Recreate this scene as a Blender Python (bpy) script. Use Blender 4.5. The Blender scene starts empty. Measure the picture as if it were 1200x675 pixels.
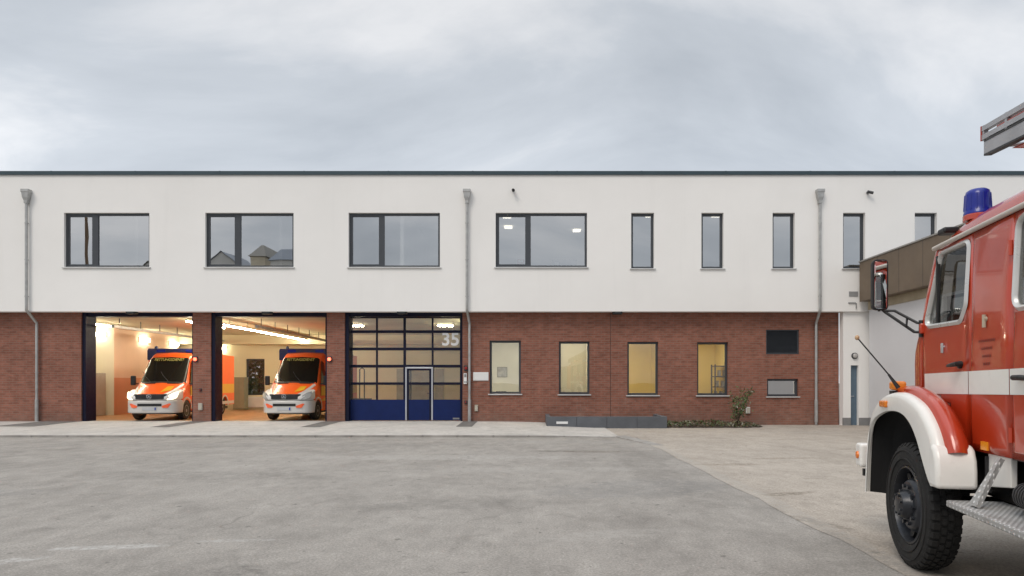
import bpy, bmesh, math, random
from mathutils import Vector, Matrix
from mathutils.geometry import delaunay_2d_cdt
R = math.radians
random.seed(7)
S = bpy.context.scene
COL = S.collection

# ------------------------------------------------------------------ camera, sky, sun, exposure
cam_d = bpy.data.cameras.new("camera")
cam = bpy.data.objects.new("camera", cam_d); COL.objects.link(cam)
cam.location = (0, 0, 1.55); cam.rotation_euler = (R(90), 0, 0)
cam_d.sensor_width = 36; cam_d.lens = 760 / 1200 * 36
cam_d.shift_x = -20 / 1200; cam_d.shift_y = 110.5 / 1200
cam_d.clip_start = 0.05; cam_d.clip_end = 3000
S.camera = cam
S.view_settings.view_transform = 'Standard'; S.view_settings.look = 'None'
S.view_settings.gamma = 1; S.view_settings.use_curve_mapping = False
S.view_settings.exposure = 0.0
S.cycles.use_denoising = True
S.cycles.max_bounces = 8
S.cycles.transparent_max_bounces = 16
S.cycles.sample_clamp_indirect = 6

SUN_EL, SUN_AZ = 48, 215          # azimuth clockwise from +Y: behind the camera, to its left
W = bpy.data.worlds.new("World"); S.world = W; W.use_nodes = True
wt = W.node_tree; wt.nodes.clear()
def wn(t, **k):
    n = wt.nodes.new(t)
    for a, b in k.items(): setattr(n, a, b)
    return n
def wl(a, b): wt.links.new(a, b)
def wmath(op, a, b=None, c=None, clamp=False):
    n = wn('ShaderNodeMath', operation=op, use_clamp=clamp)
    for i, v in enumerate((a, b, c)):
        if v is None: continue
        if isinstance(v, (int, float)): n.inputs[i].default_value = v
        else: wl(v, n.inputs[i])
    return n.outputs[0]
wo = wn('ShaderNodeOutputWorld'); wb = wn('ShaderNodeBackground'); wb.inputs[1].default_value = 0.1
sky = wn('ShaderNodeTexSky', sky_type='NISHITA', sun_disc=False)
sky.sun_elevation = R(SUN_EL); sky.sun_rotation = R(SUN_AZ)
tc = wn('ShaderNodeTexCoord'); sep = wn('ShaderNodeSeparateXYZ'); wl(tc.outputs['Generated'], sep.inputs[0])
zc = wmath('MAXIMUM', sep.outputs[2], 0.0)
den = wmath('ADD', zc, 0.22)
cmb = wn('ShaderNodeCombineXYZ')
wl(wmath('DIVIDE', sep.outputs[0], den), cmb.inputs[0]); wl(wmath('DIVIDE', sep.outputs[1], den), cmb.inputs[1])
cmb.inputs[2].default_value = 3.7
mp = wn('ShaderNodeMapping'); mp.inputs['Scale'].default_value = (0.8, 1.25, 1); mp.inputs['Rotation'].default_value = (0, 0, R(18)); wl(cmb.outputs[0], mp.inputs[0])
n1 = wn('ShaderNodeTexNoise'); n1.inputs['Scale'].default_value = 1.1; n1.inputs['Detail'].default_value = 7; n1.inputs['Roughness'].default_value = .56; n1.inputs['Distortion'].default_value = .5
wl(mp.outputs[0], n1.inputs['Vector'])
cr = wn('ShaderNodeValToRGB'); wl(n1.outputs[0], cr.inputs[0])
e = cr.color_ramp.elements
e[0].position = .34; e[0].color = (.515, .555, .605, 1)
e[1].position = .66; e[1].color = (.90, .91, .93, 1)
m_ = e.new(.50); m_.color = (.63, .67, .72, 1)
# overcast cloud layer lies over the clear sky; thinner and so brighter overhead
lift = wn('ShaderNodeMapRange', interpolation_type='SMOOTHSTEP'); wl(sep.outputs[2], lift.inputs[0])
lift.inputs[1].default_value = .55; lift.inputs[2].default_value = .95; lift.inputs[3].default_value = 0; lift.inputs[4].default_value = 13.0
low_ = wn('ShaderNodeMapRange', interpolation_type='SMOOTHSTEP'); wl(sep.outputs[2], low_.inputs[0])
low_.inputs[1].default_value = .22; low_.inputs[2].default_value = .52; low_.inputs[3].default_value = 12.0; low_.inputs[4].default_value = 9.5
lift_ = wmath('ADD', lift.outputs[0], low_.outputs[0])
vm = wn('ShaderNodeVectorMath', operation='SCALE'); wl(cr.outputs[0], vm.inputs[0]); wl(lift_, vm.inputs['Scale'])
mx = wn('ShaderNodeMix', data_type='RGBA'); mx.inputs[0].default_value = .90
wl(sky.outputs[0], mx.inputs[6]); wl(vm.outputs[0], mx.inputs[7])
wl(mx.outputs[2], wb.inputs[0]); wl(wb.outputs[0], wo.inputs[0])

sun_d = bpy.data.lights.new("sun", 'SUN'); sun_d.energy = 1.45; sun_d.angle = R(25); sun_d.color = (1, .91, .81)
sun = bpy.data.objects.new("sun", sun_d); COL.objects.link(sun)
az, el = R(SUN_AZ), R(SUN_EL)
to_sun = Vector((math.sin(az) * math.cos(el), math.cos(az) * math.cos(el), math.sin(el)))
sun.rotation_euler = to_sun.to_track_quat('Z', 'Y').to_euler()

# ------------------------------------------------------------------ materials
MATS = {}
def nt(name):
    m = bpy.data.materials.new(name); m.use_nodes = True
    t = m.node_tree; b = t.nodes['Principled BSDF']
    return m, t, b
def P(b, **k):
    names = dict(rough='Roughness', metal='Metallic', coat='Coat Weight', coatr='Coat Roughness', spec='Specular IOR Level')
    for a, v in k.items(): b.inputs[names[a]].default_value = v
def noise(t, scale, detail=4, rough=.55, vec=None, dist=0, stretch=None):
    n = t.nodes.new('ShaderNodeTexNoise')
    n.inputs['Scale'].default_value = scale; n.inputs['Detail'].default_value = detail
    n.inputs['Roughness'].default_value = rough; n.inputs['Distortion'].default_value = dist
    if vec is None:
        c = t.nodes.new('ShaderNodeTexCoord'); vec = c.outputs['Object']
    if stretch:
        m = t.nodes.new('ShaderNodeMapping'); m.inputs['Scale'].default_value = stretch
        t.links.new(vec, m.inputs[0]); vec = m.outputs[0]
    t.links.new(vec, n.inputs['Vector'])
    return n.outputs[0]
def mrange(t, v, a, b, c, d, smooth=False):
    n = t.nodes.new('ShaderNodeMapRange')
    if smooth: n.interpolation_type = 'SMOOTHSTEP'
    t.links.new(v, n.inputs[0])
    for i, x in enumerate((a, b, c, d)): n.inputs[i + 1].default_value = x
    return n.outputs[0]
def math_(t, op, a, b=None):
    n = t.nodes.new('ShaderNodeMath'); n.operation = op
    for i, v in enumerate((a, b)):
        if v is None: continue
        if isinstance(v, (int, float)): n.inputs[i].default_value = v
        else: t.links.new(v, n.inputs[i])
    return n.outputs[0]
def mixc(t, fac, a, b, mode='MIX'):
    n = t.nodes.new('ShaderNodeMix'); n.data_type = 'RGBA'; n.blend_type = mode
    if isinstance(fac, (int, float)): n.inputs[0].default_value = fac
    else: t.links.new(fac, n.inputs[0])
    for i, v in ((6, a), (7, b)):
        if isinstance(v, tuple): n.inputs[i].default_value = (*v, 1) if len(v) == 3 else v
        else: t.links.new(v, n.inputs[i])
    return n.outputs[2]
def bump(t, b, h, strength=.3, dist=.01):
    n = t.nodes.new('ShaderNodeBump'); n.inputs['Strength'].default_value = strength; n.inputs['Distance'].default_value = dist
    t.links.new(h, n.inputs['Height']); t.links.new(n.outputs[0], b.inputs['Normal'])
def mat(name, col, rough=.5, metal=0, var=.12, vs=3, bmp=0, bs=40, **k):
    """plain paint / plastic / metal with slight uneven tone"""
    if name in MATS: return MATS[name]
    m, t, b = nt(name); P(b, rough=rough, metal=metal, **k)
    if var:
        f = mrange(t, noise(t, vs), .3, .7, 0, 1)
        d = tuple(c * (1 - var) for c in col); l = tuple(min(1, c * (1 + var * .5)) for c in col)
        t.links.new(mixc(t, f, d, l), b.inputs['Base Color'])
        t.links.new(mrange(t, noise(t, vs * 2.7), .3, .7, max(0, rough - .06), min(1, rough + .08)), b.inputs['Roughness'])
    else: b.inputs['Base Color'].default_value = (*col, 1)
    if bmp: bump(t, b, noise(t, bs), bmp)
    MATS[name] = m
    return m
def emit(name, col, s):
    if name in MATS: return MATS[name]
    m, t, b = nt(name); b.inputs['Base Color'].default_value = (*col, 1)
    b.inputs['Emission Color'].default_value = (*col, 1); b.inputs['Emission Strength'].default_value = s
    MATS[name] = m
    return m
def glass(name, refl, tint=(1, 1, 1), rough=.0, milk=0):
    """thin sheet: part mirror, part see-through"""
    m = bpy.data.materials.new(name); m.use_nodes = True; t = m.node_tree; t.nodes.clear()
    o = t.nodes.new('ShaderNodeOutputMaterial'); mx = t.nodes.new('ShaderNodeMixShader')
    tr = t.nodes.new('ShaderNodeBsdfTransparent'); tr.inputs[0].default_value = (*tint, 1)
    gl = t.nodes.new('ShaderNodeBsdfGlossy'); gl.inputs['Roughness'].default_value = rough
    fr = t.nodes.new('ShaderNodeLayerWeight'); fr.inputs[0].default_value = .5
    f = mrange(t, fr.outputs['Fresnel'], 0, 1, refl, min(1, refl + .5))
    bm = t.nodes.new('ShaderNodeBump'); bm.inputs['Strength'].default_value = .025; bm.inputs['Distance'].default_value = .05
    t.links.new(noise(t, .8, 1), bm.inputs['Height']); t.links.new(bm.outputs[0], gl.inputs['Normal'])
    if milk:
        df = t.nodes.new('ShaderNodeBsdfTranslucent'); df.inputs[0].default_value = (.85, .85, .82, 1); d2 = t.nodes.new('ShaderNodeBsdfDiffuse'); d2.inputs[0].default_value = (.8, .8, .78, 1)
        m1 = t.nodes.new('ShaderNodeMixShader'); m1.inputs[0].default_value = .5; t.links.new(df.outputs[0], m1.inputs[1]); t.links.new(d2.outputs[0], m1.inputs[2])
        m2 = t.nodes.new('ShaderNodeMixShader'); m2.inputs[0].default_value = milk; t.links.new(tr.outputs[0], m2.inputs[1]); t.links.new(m1.outputs[0], m2.inputs[2]); tr = m2
    t.links.new(f, mx.inputs[0]); t.links.new(tr.outputs[0], mx.inputs[1]); t.links.new(gl.outputs[0], mx.inputs[2])
    t.links.new(mx.outputs[0], o.inputs[0]); MATS[name] = m
    return m

def ellipse(t, pos, cx, cy, rx, ry, rot=0, wob=None):
    m = t.nodes.new('ShaderNodeMapping'); m.vector_type = 'TEXTURE'
    m.inputs['Location'].default_value = (cx, cy, 0); m.inputs['Rotation'].default_value = (0, 0, R(rot)); m.inputs['Scale'].default_value = (rx, ry, 1)
    t.links.new(pos, m.inputs[0])
    l = t.nodes.new('ShaderNodeVectorMath'); l.operation = 'LENGTH'; t.links.new(m.outputs[0], l.inputs[0])
    v = l.outputs['Value']
    if wob is not None: v = math_(t, 'ADD', v, wob)
    return mrange(t, v, .7, 1.1, 1, 0, True)

def ground_mat(name, dark, light, stains, rough=.9, grain=.30):
    m, t, b = nt(name); P(b, rough=rough, spec=.2)
    g = t.nodes.new('ShaderNodeNewGeometry'); pos = g.outputs['Position']
    big = mrange(t, noise(t, .35, 5, .65, pos, .4, (.9, .8, 1)), .33, .68, 0, 1)
    c = mixc(t, big, dark, light)
    mid = mrange(t, noise(t, 1.5, 6, .68, pos, .5, (.9, .7, 1)), .35, .68, 0, 1)
    c = mixc(t, math_(t, 'MULTIPLY', mid, .65), c, tuple(x * 1.22 for x in light))
    fib = mrange(t, noise(t, 4.5, 6, .75, pos, .3, (1.1, .6, 1)), .36, .66, -.085, .085)
    fb_ = t.nodes.new('ShaderNodeVectorMath'); fb_.operation = 'SCALE'; t.links.new(c, fb_.inputs[0]); t.links.new(math_(t, 'ADD', fib, 1.0), fb_.inputs['Scale']); c = fb_.outputs[0]
    low = mrange(t, noise(t, 2.2, 5, .65, pos, .8, (1, .7, 1)), .56, .72, 0, 1)
    c = mixc(t, math_(t, 'MULTIPLY', low, .42), c, tuple(x * .72 for x in dark))
    fine = noise(t, 42, 5, .85, pos)
    c = mixc(t, 1.0, c, mixc(t, mrange(t, fine, .36, .64, 0, 1), (1 - grain,) * 3, (1 + grain,) * 3), 'MULTIPLY')
    speck = mrange(t, noise(t, 30, 2, .5, pos), .66, .72, 0, 1)
    c = mixc(t, math_(t, 'MULTIPLY', speck, .55), c, tuple(x * 1.6 for x in light))
    spot = mrange(t, noise(t, 6.5, 2, .5, pos), .70, .73, 0, 1)
    c = mixc(t, math_(t, 'MULTIPLY', spot, .6), c, tuple(x * .5 for x in dark))
    # hairline cracks with a course of their own
    vo = t.nodes.new('ShaderNodeTexVoronoi'); vo.feature = 'DISTANCE_TO_EDGE'; vo.inputs['Scale'].default_value = .23
    wv = t.nodes.new('ShaderNodeVectorMath'); wv.operation = 'ADD'
    nn = t.nodes.new('ShaderNodeTexNoise'); nn.inputs['Scale'].default_value = 1.3; t.links.new(pos, nn.inputs['Vector'])
    t.links.new(pos, wv.inputs[0]); t.links.new(nn.outputs['Color'], wv.inputs[1]); t.links.new(wv.outputs[0], vo.inputs['Vector'])
    ck = math_(t, 'MULTIPLY', mrange(t, vo.outputs['Distance'], .0, .007, 1, 0), mrange(t, noise(t, .5, 2, .5, pos), .54, .66, 0, .4))
    c = mixc(t, ck, c, tuple(x * .45 for x in dark))
    wob = mrange(t, noise(t, 3.2, 4, .7, pos), 0, 1, -.55, .55)
    worn = mrange(t, noise(t, 13, 6, .85, pos, 0, (.6, 1, 1)), .44, .58, .05, 1)
    for cx, cy, rx, ry, rot, col, a in stains:
        e_ = ellipse(t, pos, cx, cy, rx, ry, rot, wob)
        c = mixc(t, math_(t, 'MULTIPLY', math_(t, 'MULTIPLY', e_, a), worn), c, col)
    t.links.new(c, b.inputs['Base Color'])
    bump(t, b, math_(t, 'ADD', fine, math_(t, 'MULTIPLY', mid, .6)), .35, .006)
    return m

def brick_mat(name, c1, c2, mortar):
    m, t, b = nt(name); P(b, rough=.85, spec=.25)
    tcn = t.nodes.new('ShaderNodeTexCoord'); sp = t.nodes.new('ShaderNodeSeparateXYZ'); cb = t.nodes.new('ShaderNodeCombineXYZ')
    t.links.new(tcn.outputs['Object'], sp.inputs[0])
    t.links.new(math_(t, 'ADD', sp.outputs[0], sp.outputs[1]), cb.inputs[0]); t.links.new(sp.outputs[2], cb.inputs[1])
    br = t.nodes.new('ShaderNodeTexBrick'); t.links.new(cb.outputs[0], br.inputs['Vector'])
    br.inputs['Color1'].default_value = (*c1, 1); br.inputs['Color2'].default_value = (*c2, 1); br.inputs['Mortar'].default_value = (*mortar, 1)
    br.inputs['Scale'].default_value = 1; br.inputs['Brick Width'].default_value = .25; br.inputs['Row Height'].default_value = .0833
    br.inputs['Mortar Size'].default_value = .009; br.inputs['Bias'].default_value = -.1; br.inputs['Mortar Smooth'].default_value = .2
    c = br.outputs['Color']
    # single burnt / pale bricks: noise held per brick-size cell
    cell = noise(t, 1, 0, .5, cb.outputs[0], 0, (4.0, 12.0, 1))
    c = mixc(t, mrange(t, cell, .60, .70, 0, .27), c, tuple(x * .5 for x in c1))
    c = mixc(t, mrange(t, cell, .40, .30, 0, .20), c, tuple(min(1, x * 1.5) for x in c2))
    big = math_(t, 'MULTIPLY', mrange(t, noise(t, .6, 5, .6), .3, .7, .84, 1.14), mrange(t, noise(t, 3.5, 5, .7), .35, .65, .90, 1.08))
    spl = math_(t, 'MULTIPLY', mrange(t, sp.outputs[2], .0, .75, 1, 0, True), mrange(t, noise(t, 2.2, 5, .7), .35, .65, .1, .6))
    c = mixc(t, spl, c, (.20, .15, .12))
    salt = math_(t, 'MULTIPLY', mrange(t, noise(t, .9, 6, .75, None, .4, (1, 1, .7)), .60, .74, 0, .30), mrange(t, noise(t, 20, 3), .4, .6, .3, 1))
    c = mixc(t, salt, c, (.42, .34, .29))
    gm = t.nodes.new('ShaderNodeVectorMath'); gm.operation = 'SCALE'; t.links.new(c, gm.inputs[0]); t.links.new(big, gm.inputs['Scale'])
    t.links.new(gm.outputs[0], b.inputs['Base Color'])
    bump(t, b, math_(t, 'SUBTRACT', 1, br.outputs['Fac']), .5, .006)
    return m

M = {}
M['asphalt'] = ground_mat('asphalt', (.226, .209, .188), (.318, .296, .268), [
    (-3.95, 6.1, .55, .10, 8, (.55, .54, .52), .6), (-4.55, 5.6, .35, .10, 30, (.55, .54, .52), .55), (-2.9, 6.35, .5, .06, 5, (.5, .49, .47), .4),
    (.62, 14.6, .55, .22, 0, (.09, .075, .06), .75), (1.55, 14.5, .8, .22, 0, (.13, .10, .075), .7), (-2.0, 13.4, 3.2, .45, 0, (.40, .38, .35), .8), (.2, 11.5, 2.2, .4, 4, (.38, .36, .33), .6), (-5.5, 10.8, 2.6, .5, -4, (.17, .16, .145), .5), (-1.2, 8.2, 1.4, .35, 10, (.18, .17, .155), .5), (.8, 6.6, .9, .2, 15, (.38, .36, .33), .5), (-2.4, 5.3, .35, .22, 0, (.13, .12, .11), .6), (2.2, 12.0, .45, 4.5, 0, (.19, .175, .158), .6),
    (1.0, 16.9, 2.2, .4, 0, (.34, .33, .31), .45), (-6, 16, 4, .5, 0, (.20, .19, .18), .4), (-9, 9, 2.5, .5, 3, (.20, .20, .20), .35), (1.6, 9.5, 1.6, .8, 20, (.20, .198, .195), .5)])
M['concrete_ground'] = ground_mat('concrete_ground', (.315, .277, .234), (.385, .343, .295), [
    (3.75, 12.2, .75, .16, 4, (.17, .14, .10), .7), (3.05, 7.35, .28, .16, -40, (.12, .10, .08), .8), (3.25, 7.0, .25, .10, -50, (.15, .13, .10), .7),
    (7.4, 15.0, .25, .10, 0, (.13, .11, .09), .7), (3.6, 9.0, .5, .12, 20, (.15, .125, .09), .8), (5.2, 13.2, .9, .13, 5, (.19, .16, .12), .7), (4.6, 10.4, .22, .05, 0, (.17, .15, .12), .6), (3.15, 10, .14, 8, 0, (.37, .35, .32), .6),
    (6.5, 6.3, 1.4, .8, 0, (.24, .22, .195), .5), (8.5, 20, 2, .3, 0, (.40, .38, .35), .4), (3.1, 5.5, .10, 1.6, 0, (.22, .2, .18), .6)])
M['paving'] = ground_mat('paving', (.40, .38, .35), (.48, .455, .42), [(-1.5, 22, 2, .5, 0, (.42, .40, .37), .4)], grain=.1)
M['paving_dark'] = mat('paving_dark', (.17, .16, .15), .9, var=.25, vs=6)
M['kerb'] = mat('kerb', (.33, .31, .285), .9, var=.3, vs=2)
M['far_ground'] = mat('far_ground', (.16, .155, .14), .95, var=.3, vs=.05)
M['render'] = None
def blind_mat(name, col):
    m, t, b = nt(name); t.nodes.remove(b); o = t.nodes['Material Output']
    d = t.nodes.new('ShaderNodeBsdfDiffuse'); tl_ = t.nodes.new('ShaderNodeBsdfTranslucent'); mx = t.nodes.new('ShaderNodeMixShader'); mx.inputs[0].default_value = .55
    for n in (d, tl_): n.inputs[0].default_value = (*col, 1)
    t.links.new(d.outputs[0], mx.inputs[1]); t.links.new(tl_.outputs[0], mx.inputs[2]); t.links.new(mx.outputs[0], o.inputs[0])
    MATS[name] = m; return m
def render_mat():
    m, t, b = nt('white_render'); P(b, rough=.9, spec=.2)
    c = mixc(t, mrange(t, noise(t, .35, 5, .6), .3, .7, 0, 1), (.785, .77, .745), (.835, .82, .795))
    st = noise(t, 1.0, 4, .6, None, 0, (2.2, 2.2, .12))       # faint rain streaks
    c = mixc(t, mrange(t, st, .55, .75, 0, .10), c, (.55, .54, .52))
    t.links.new(c, b.inputs['Base Color']); bump(t, b, noise(t, 70, 3), .15, .004)
    return m
M['render'] = render_mat()
M['brick'] = brick_mat('red_brick', (.232, .092, .062), (.285, .118, .082), (.23, .155, .125))
M['frame'] = mat('window_frame', (.045, .05, .058), .35, var=.1)
M['sill'] = mat('sill', (.55, .55, .54), .4, .3)
M['zinc'] = mat('zinc', (.42, .42, .41), .45, .5, var=.2, vs=5)
M['flashing'] = mat('flashing', (.035, .06, .072), .35, .2)
M['soffit'] = mat('soffit', (.5, .49, .47), .8)
M['navy'] = mat('navy_frame', (.004, .005, .022), .5, spec=.25)
M['navy_panel'] = mat('navy_panel', (.003, .014, .088), .5, spec=.25)
M['alu'] = mat('aluminium', (.55, .56, .60), .35, .7)
M['glass_up'] = glass('glass_upper', .50, (.88, .89, .88))
M['glass_low'] = glass('glass_lower', .10, (.85, .86, .82))
M['glass_gate'] = glass('glass_gate', .05, (.92, .92, .88), milk=.07)
M['glass_car'] = glass('glass_car', .08, (.78, .80, .78))
M['glass_dark'] = glass('glass_dark', .08, (.16, .17, .17))
M['black'] = mat('black', (.012, .012, .013), .5, var=.2)
M['dark'] = mat('dark_grey', (.035, .036, .038), .6, var=.2)
M['grey'] = mat('mid_grey', (.22, .22, .22), .6)
M['white'] = mat('white_plastic', (.75, .75, .74), .4, var=.06)
M['cream'] = mat('cream_wall', (.68, .63, .43), .85, var=.08, vs=.6)
M['pale'] = mat('pale_wall', (.80, .76, .63), .85, var=.08, vs=.6)
M['pink'] = mat('pink_wall', (.76, .57, .43), .85, var=.1, vs=.6)
M['salmon'] = mat('salmon_wall', (.62, .30, .18), .8, var=.1, vs=.6)
M['yellow_wall'] = mat('yellow_wall', (.62, .50, .17), .85, var=.08, vs=.6)
M['beige_wall'] = mat('beige_wall', (.70, .67, .56), .85, var=.08, vs=.6)
M['grey_wall'] = mat('grey_wall', (.60, .60, .57), .85, var=.1, vs=.6)
M['ceiling'] = mat('ceiling', (.58, .56, .37), .9, var=.15, vs=.7)
M['tile'] = mat('tile_floor', (.42, .22, .095), .35, var=.25, vs=2)
M['lamp'] = emit('lamp_tube', (1, .89, .66), 115)
M['lamp_wall'] = emit('wall_lamp_glow', (1, .90, .70), 55)
M['lamp_room'] = emit('room_lamp', (1, .91, .74), 62)
M['lamp_up'] = emit('upstairs_lamp', (1, .92, .76), 2.2)
M['red_on'] = emit('red_signal', (1, .10, .05), 6)
M['red_off'] = mat('red_lens', (.25, .015, .012), .3)
M['granite'] = mat('grey_block', (.105, .112, .125), .7, var=.2, vs=2)
M['fascia'] = mat('fascia', (.155, .115, .078), .6, var=.15, vs=1.2)
M['tan'] = mat('tan_concrete', (.38, .32, .22), .8, var=.2, vs=2)
M['leaf'] = mat('leaf', (.085, .135, .04), .6, var=.4, vs=9)
M['leaf2'] = mat('leaf_reddish', (.13, .085, .045), .6, var=.5, vs=9)
M['leaf3'] = mat('leaf_pale', (.24, .23, .17), .6, var=.4, vs=9)
M['stem'] = mat('stem', (.07, .05, .03), .8)
M['soil'] = mat('soil', (.06, .045, .032), .95, var=.4, vs=6)

# ------------------------------------------------------------------ mesh helpers
ORG = {}
def rot2(p, a): return (p[0] * math.cos(a) - p[1] * math.sin(a), p[0] * math.sin(a) + p[1] * math.cos(a))
class MB:
    def __init__(s): s.v = []; s.f = []; s.mi = []; s.m = 0
    def add(s, vs, fs):
        o = len(s.v); s.v += [tuple(p) for p in vs]
        for f in fs: s.f.append(tuple(i + o for i in f)); s.mi.append(s.m)
        return s
    def box(s, x0, x1, y0, y1, z0, z1):
        return s.add([(x0, y0, z0), (x1, y0, z0), (x1, y1, z0), (x0, y1, z0), (x0, y0, z1), (x1, y0, z1), (x1, y1, z1), (x0, y1, z1)],
                     [(0, 3, 2, 1), (4, 5, 6, 7), (0, 1, 5, 4), (1, 2, 6, 5), (2, 3, 7, 6), (3, 0, 4, 7)])
    def tube(s, pts, r, n=10, caps=True):
        pts = [Vector(p) for p in pts]; rings = []
        for i, p in enumerate(pts):
            d = (pts[min(i + 1, len(pts) - 1)] - pts[max(i - 1, 0)]).normalized()
            u = d.orthogonal().normalized() if i == 0 else (rings[-1][1] - d * rings[-1][1].dot(d)).normalized()
            w = d.cross(u); rr = r[i] if isinstance(r, (list, tuple)) else r
            rings.append(([p + (u * math.cos(2 * math.pi * k / n) + w * math.sin(2 * math.pi * k / n)) * rr for k in range(n)], u))
        vs = [p for ring, _ in rings for p in ring]; fs = []
        for i in range(len(pts) - 1):
            for k in range(n):
                a, b = i * n + k, i * n + (k + 1) % n
                fs.append((a, b, b + n, a + n))
        if caps: fs += [tuple(range(n - 1, -1, -1)), tuple(range((len(pts) - 1) * n, len(pts) * n))]
        return s.add(vs, fs)
    def lathe(s, prof, c=(0, 0, 0), axis='z', n=32, closed=False, cap=True):
        """prof: (radius, height along the axis)"""
        vs = []
        for r, h in prof:
            for k in range(n):
                a = 2 * math.pi * k / n; x, y = r * math.cos(a), r * math.sin(a)
                p = (x, y, h) if axis == 'z' else (x, h, y) if axis == 'y' else (h, x, y)
                vs.append((p[0] + c[0], p[1] + c[1], p[2] + c[2]))
        fs = []
        L = len(prof)
        for i in range(L if closed else L - 1):
            j = (i + 1) % L
            for k in range(n):
                q = (i * n + k, i * n + (k + 1) % n, j * n + (k + 1) % n, j * n + k)
                fs.append(q if axis != 'y' else q[::-1])
        if not closed and cap:
            if prof[0][0] > 1e-6: fs.append(tuple(range(n)))
            if prof[-1][0] > 1e-6: fs.append(tuple(range((L - 1) * n, L * n)))
        return s.add(vs, fs)
    def prism(s, poly, a, b, plane='xz'):
        """polygon in a plane, pushed from a to b along the third axis"""
        n = len(poly)
        def p3(q, d): return (q[0], d, q[1]) if plane == 'xz' else (q[0], q[1], d) if plane == 'xy' else (d, q[0], q[1])
        return s.add([p3(q, a) for q in poly] + [p3(q, b) for q in poly],
                     [tuple(range(n)), tuple(range(2 * n - 1, n - 1, -1))] + [(i, i + n, (i + 1) % n + n, (i + 1) % n) for i in range(n)])
    def wall(s, x0, x1, z0, z1, y0, y1, holes):
        """upright wall in the xz plane with rectangular openings"""
        xs = sorted({x0, x1, *[h[0] for h in holes], *[h[1] for h in holes]}); zs = sorted({z0, z1, *[h[2] for h in holes], *[h[3] for h in holes]})
        xs = [x for x in xs if x0 <= x <= x1]; zs = [z for z in zs if z0 <= z <= z1]
        inside = lambda x, z: x0 < x < x1 and z0 < z < z1 and not any(h[0] < x < h[1] and h[2] < z < h[3] for h in holes)
        for i in range(len(xs) - 1):
            for j in range(len(zs) - 1):
                a, b, c, d = xs[i], xs[i + 1], zs[j], zs[j + 1]; mx_, mz = (a + b) / 2, (c + d) / 2
                if not inside(mx_, mz): continue
                s.add([(a, y0, c), (b, y0, c), (b, y0, d), (a, y0, d)], [(0, 1, 2, 3)])
                s.add([(a, y1, c), (b, y1, c), (b, y1, d), (a, y1, d)], [(3, 2, 1, 0)])
                for q, (p0, p1) in (((a - 1e-4, mz), ((a, c), (a, d))), ((b + 1e-4, mz), ((b, d), (b, c))), ((mx_, c - 1e-4), ((b, c), (a, c))), ((mx_, d + 1e-4), ((a, d), (b, d)))):
                    if not inside(*q): s.add([(p0[0], y0, p0[1]), (p1[0], y0, p1[1]), (p1[0], y1, p1[1]), (p0[0], y1, p0[1])], [(0, 1, 2, 3)])
        return s
    def sweep(s, path, prof, closed=False):
        """path in xz; prof: (y, offset along the path's outer normal)"""
        n = len(path); m = 0; vs = []
        for i in range(n):
            a = path[i - 1] if (i or closed) else path[0]; b = path[(i + 1) % n] if (i < n - 1 or closed) else path[-1]
            d = Vector((b[0] - a[0], b[1] - a[1])).normalized(); nx, nz = -d[1], d[0]
            pp = prof(i / (n - 1)) if callable(prof) else prof
            m = len(pp)
            for y, o in pp: vs.append((path[i][0] + nx * o, y, path[i][1] + nz * o))
        fs = []
        for i in range(n if closed else n - 1):
            for j in range(m - 1):
                a, b = i * m + j, ((i + 1) % n) * m + j
                fs.append((a, a + 1, b + 1, b))
        return s.add(vs, fs)
    def loft(s, secs, mats=None, cap=True):
        n = len(secs[0]); vs = [p for sec in secs for p in sec]; o = len(s.v); s.v += [tuple(p) for p in vs]
        for i in range(len(secs) - 1):
            for k in range(n - 1):
                a = o + i * n + k; s.f.append((a, a + 1, a + n + 1, a + n)); s.mi.append(mats(i, k) if mats else s.m)
        if cap:
            for q in (tuple(range(o, o + n)), tuple(range(o + (len(secs) - 1) * n, o + len(secs) * n))): s.f.append(q); s.mi.append(mats(-1, 0) if mats else s.m)
        return s
    def build(s, name, mats, parent=None, loc=None, bevel=0, smooth=None, seg=2, solid=0, weld=True, face=None):
        off = Vector(ORG.get(parent.name, (0, 0, 0))) if parent else Vector(loc or (0, 0, 0))
        me = bpy.data.meshes.new(name)
        me.from_pydata([tuple(Vector(p) - off) for p in s.v], [], s.f)
        for mm in (mats if isinstance(mats, (list, tuple)) else [mats]): me.materials.append(mm)
        me.polygons.foreach_set('material_index', s.mi)
        bm = bmesh.new(); bm.from_mesh(me)
        if weld: bmesh.ops.remove_doubles(bm, verts=bm.verts, dist=1e-5)
        bmesh.ops.recalc_face_normals(bm, faces=bm.faces)
        if face:
            bm.normal_update()
            if sum(f.normal.dot(Vector(face)) * f.calc_area() for f in bm.faces) < 0: bmesh.ops.reverse_faces(bm, faces=bm.faces)
        bm.to_mesh(me); bm.free()
        if smooth is not None:
            me.polygons.foreach_set('use_smooth', [True] * len(me.polygons))
            me.set_sharp_from_angle(angle=R(smooth))
        o = bpy.data.objects.new(name, me); COL.objects.link(o)
        if parent: o.parent = parent; ORG[o.name] = tuple(off)
        else: o.location = off
        if solid:
            q = o.modifiers.new('thickness', 'SOLIDIFY'); q.thickness = solid; q.offset = -1
        if bevel:
            q = o.modifiers.new('edge', 'BEVEL'); q.width = bevel; q.segments = seg; q.limit_method = 'ANGLE'; q.angle_limit = R(40)
        return o
def tag(o, label=None, cat=None, group=None, kind=None):
    for k, v in (('label', label), ('category', cat), ('group', group), ('kind', kind)):
        if v: o[k] = v
    return o
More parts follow.
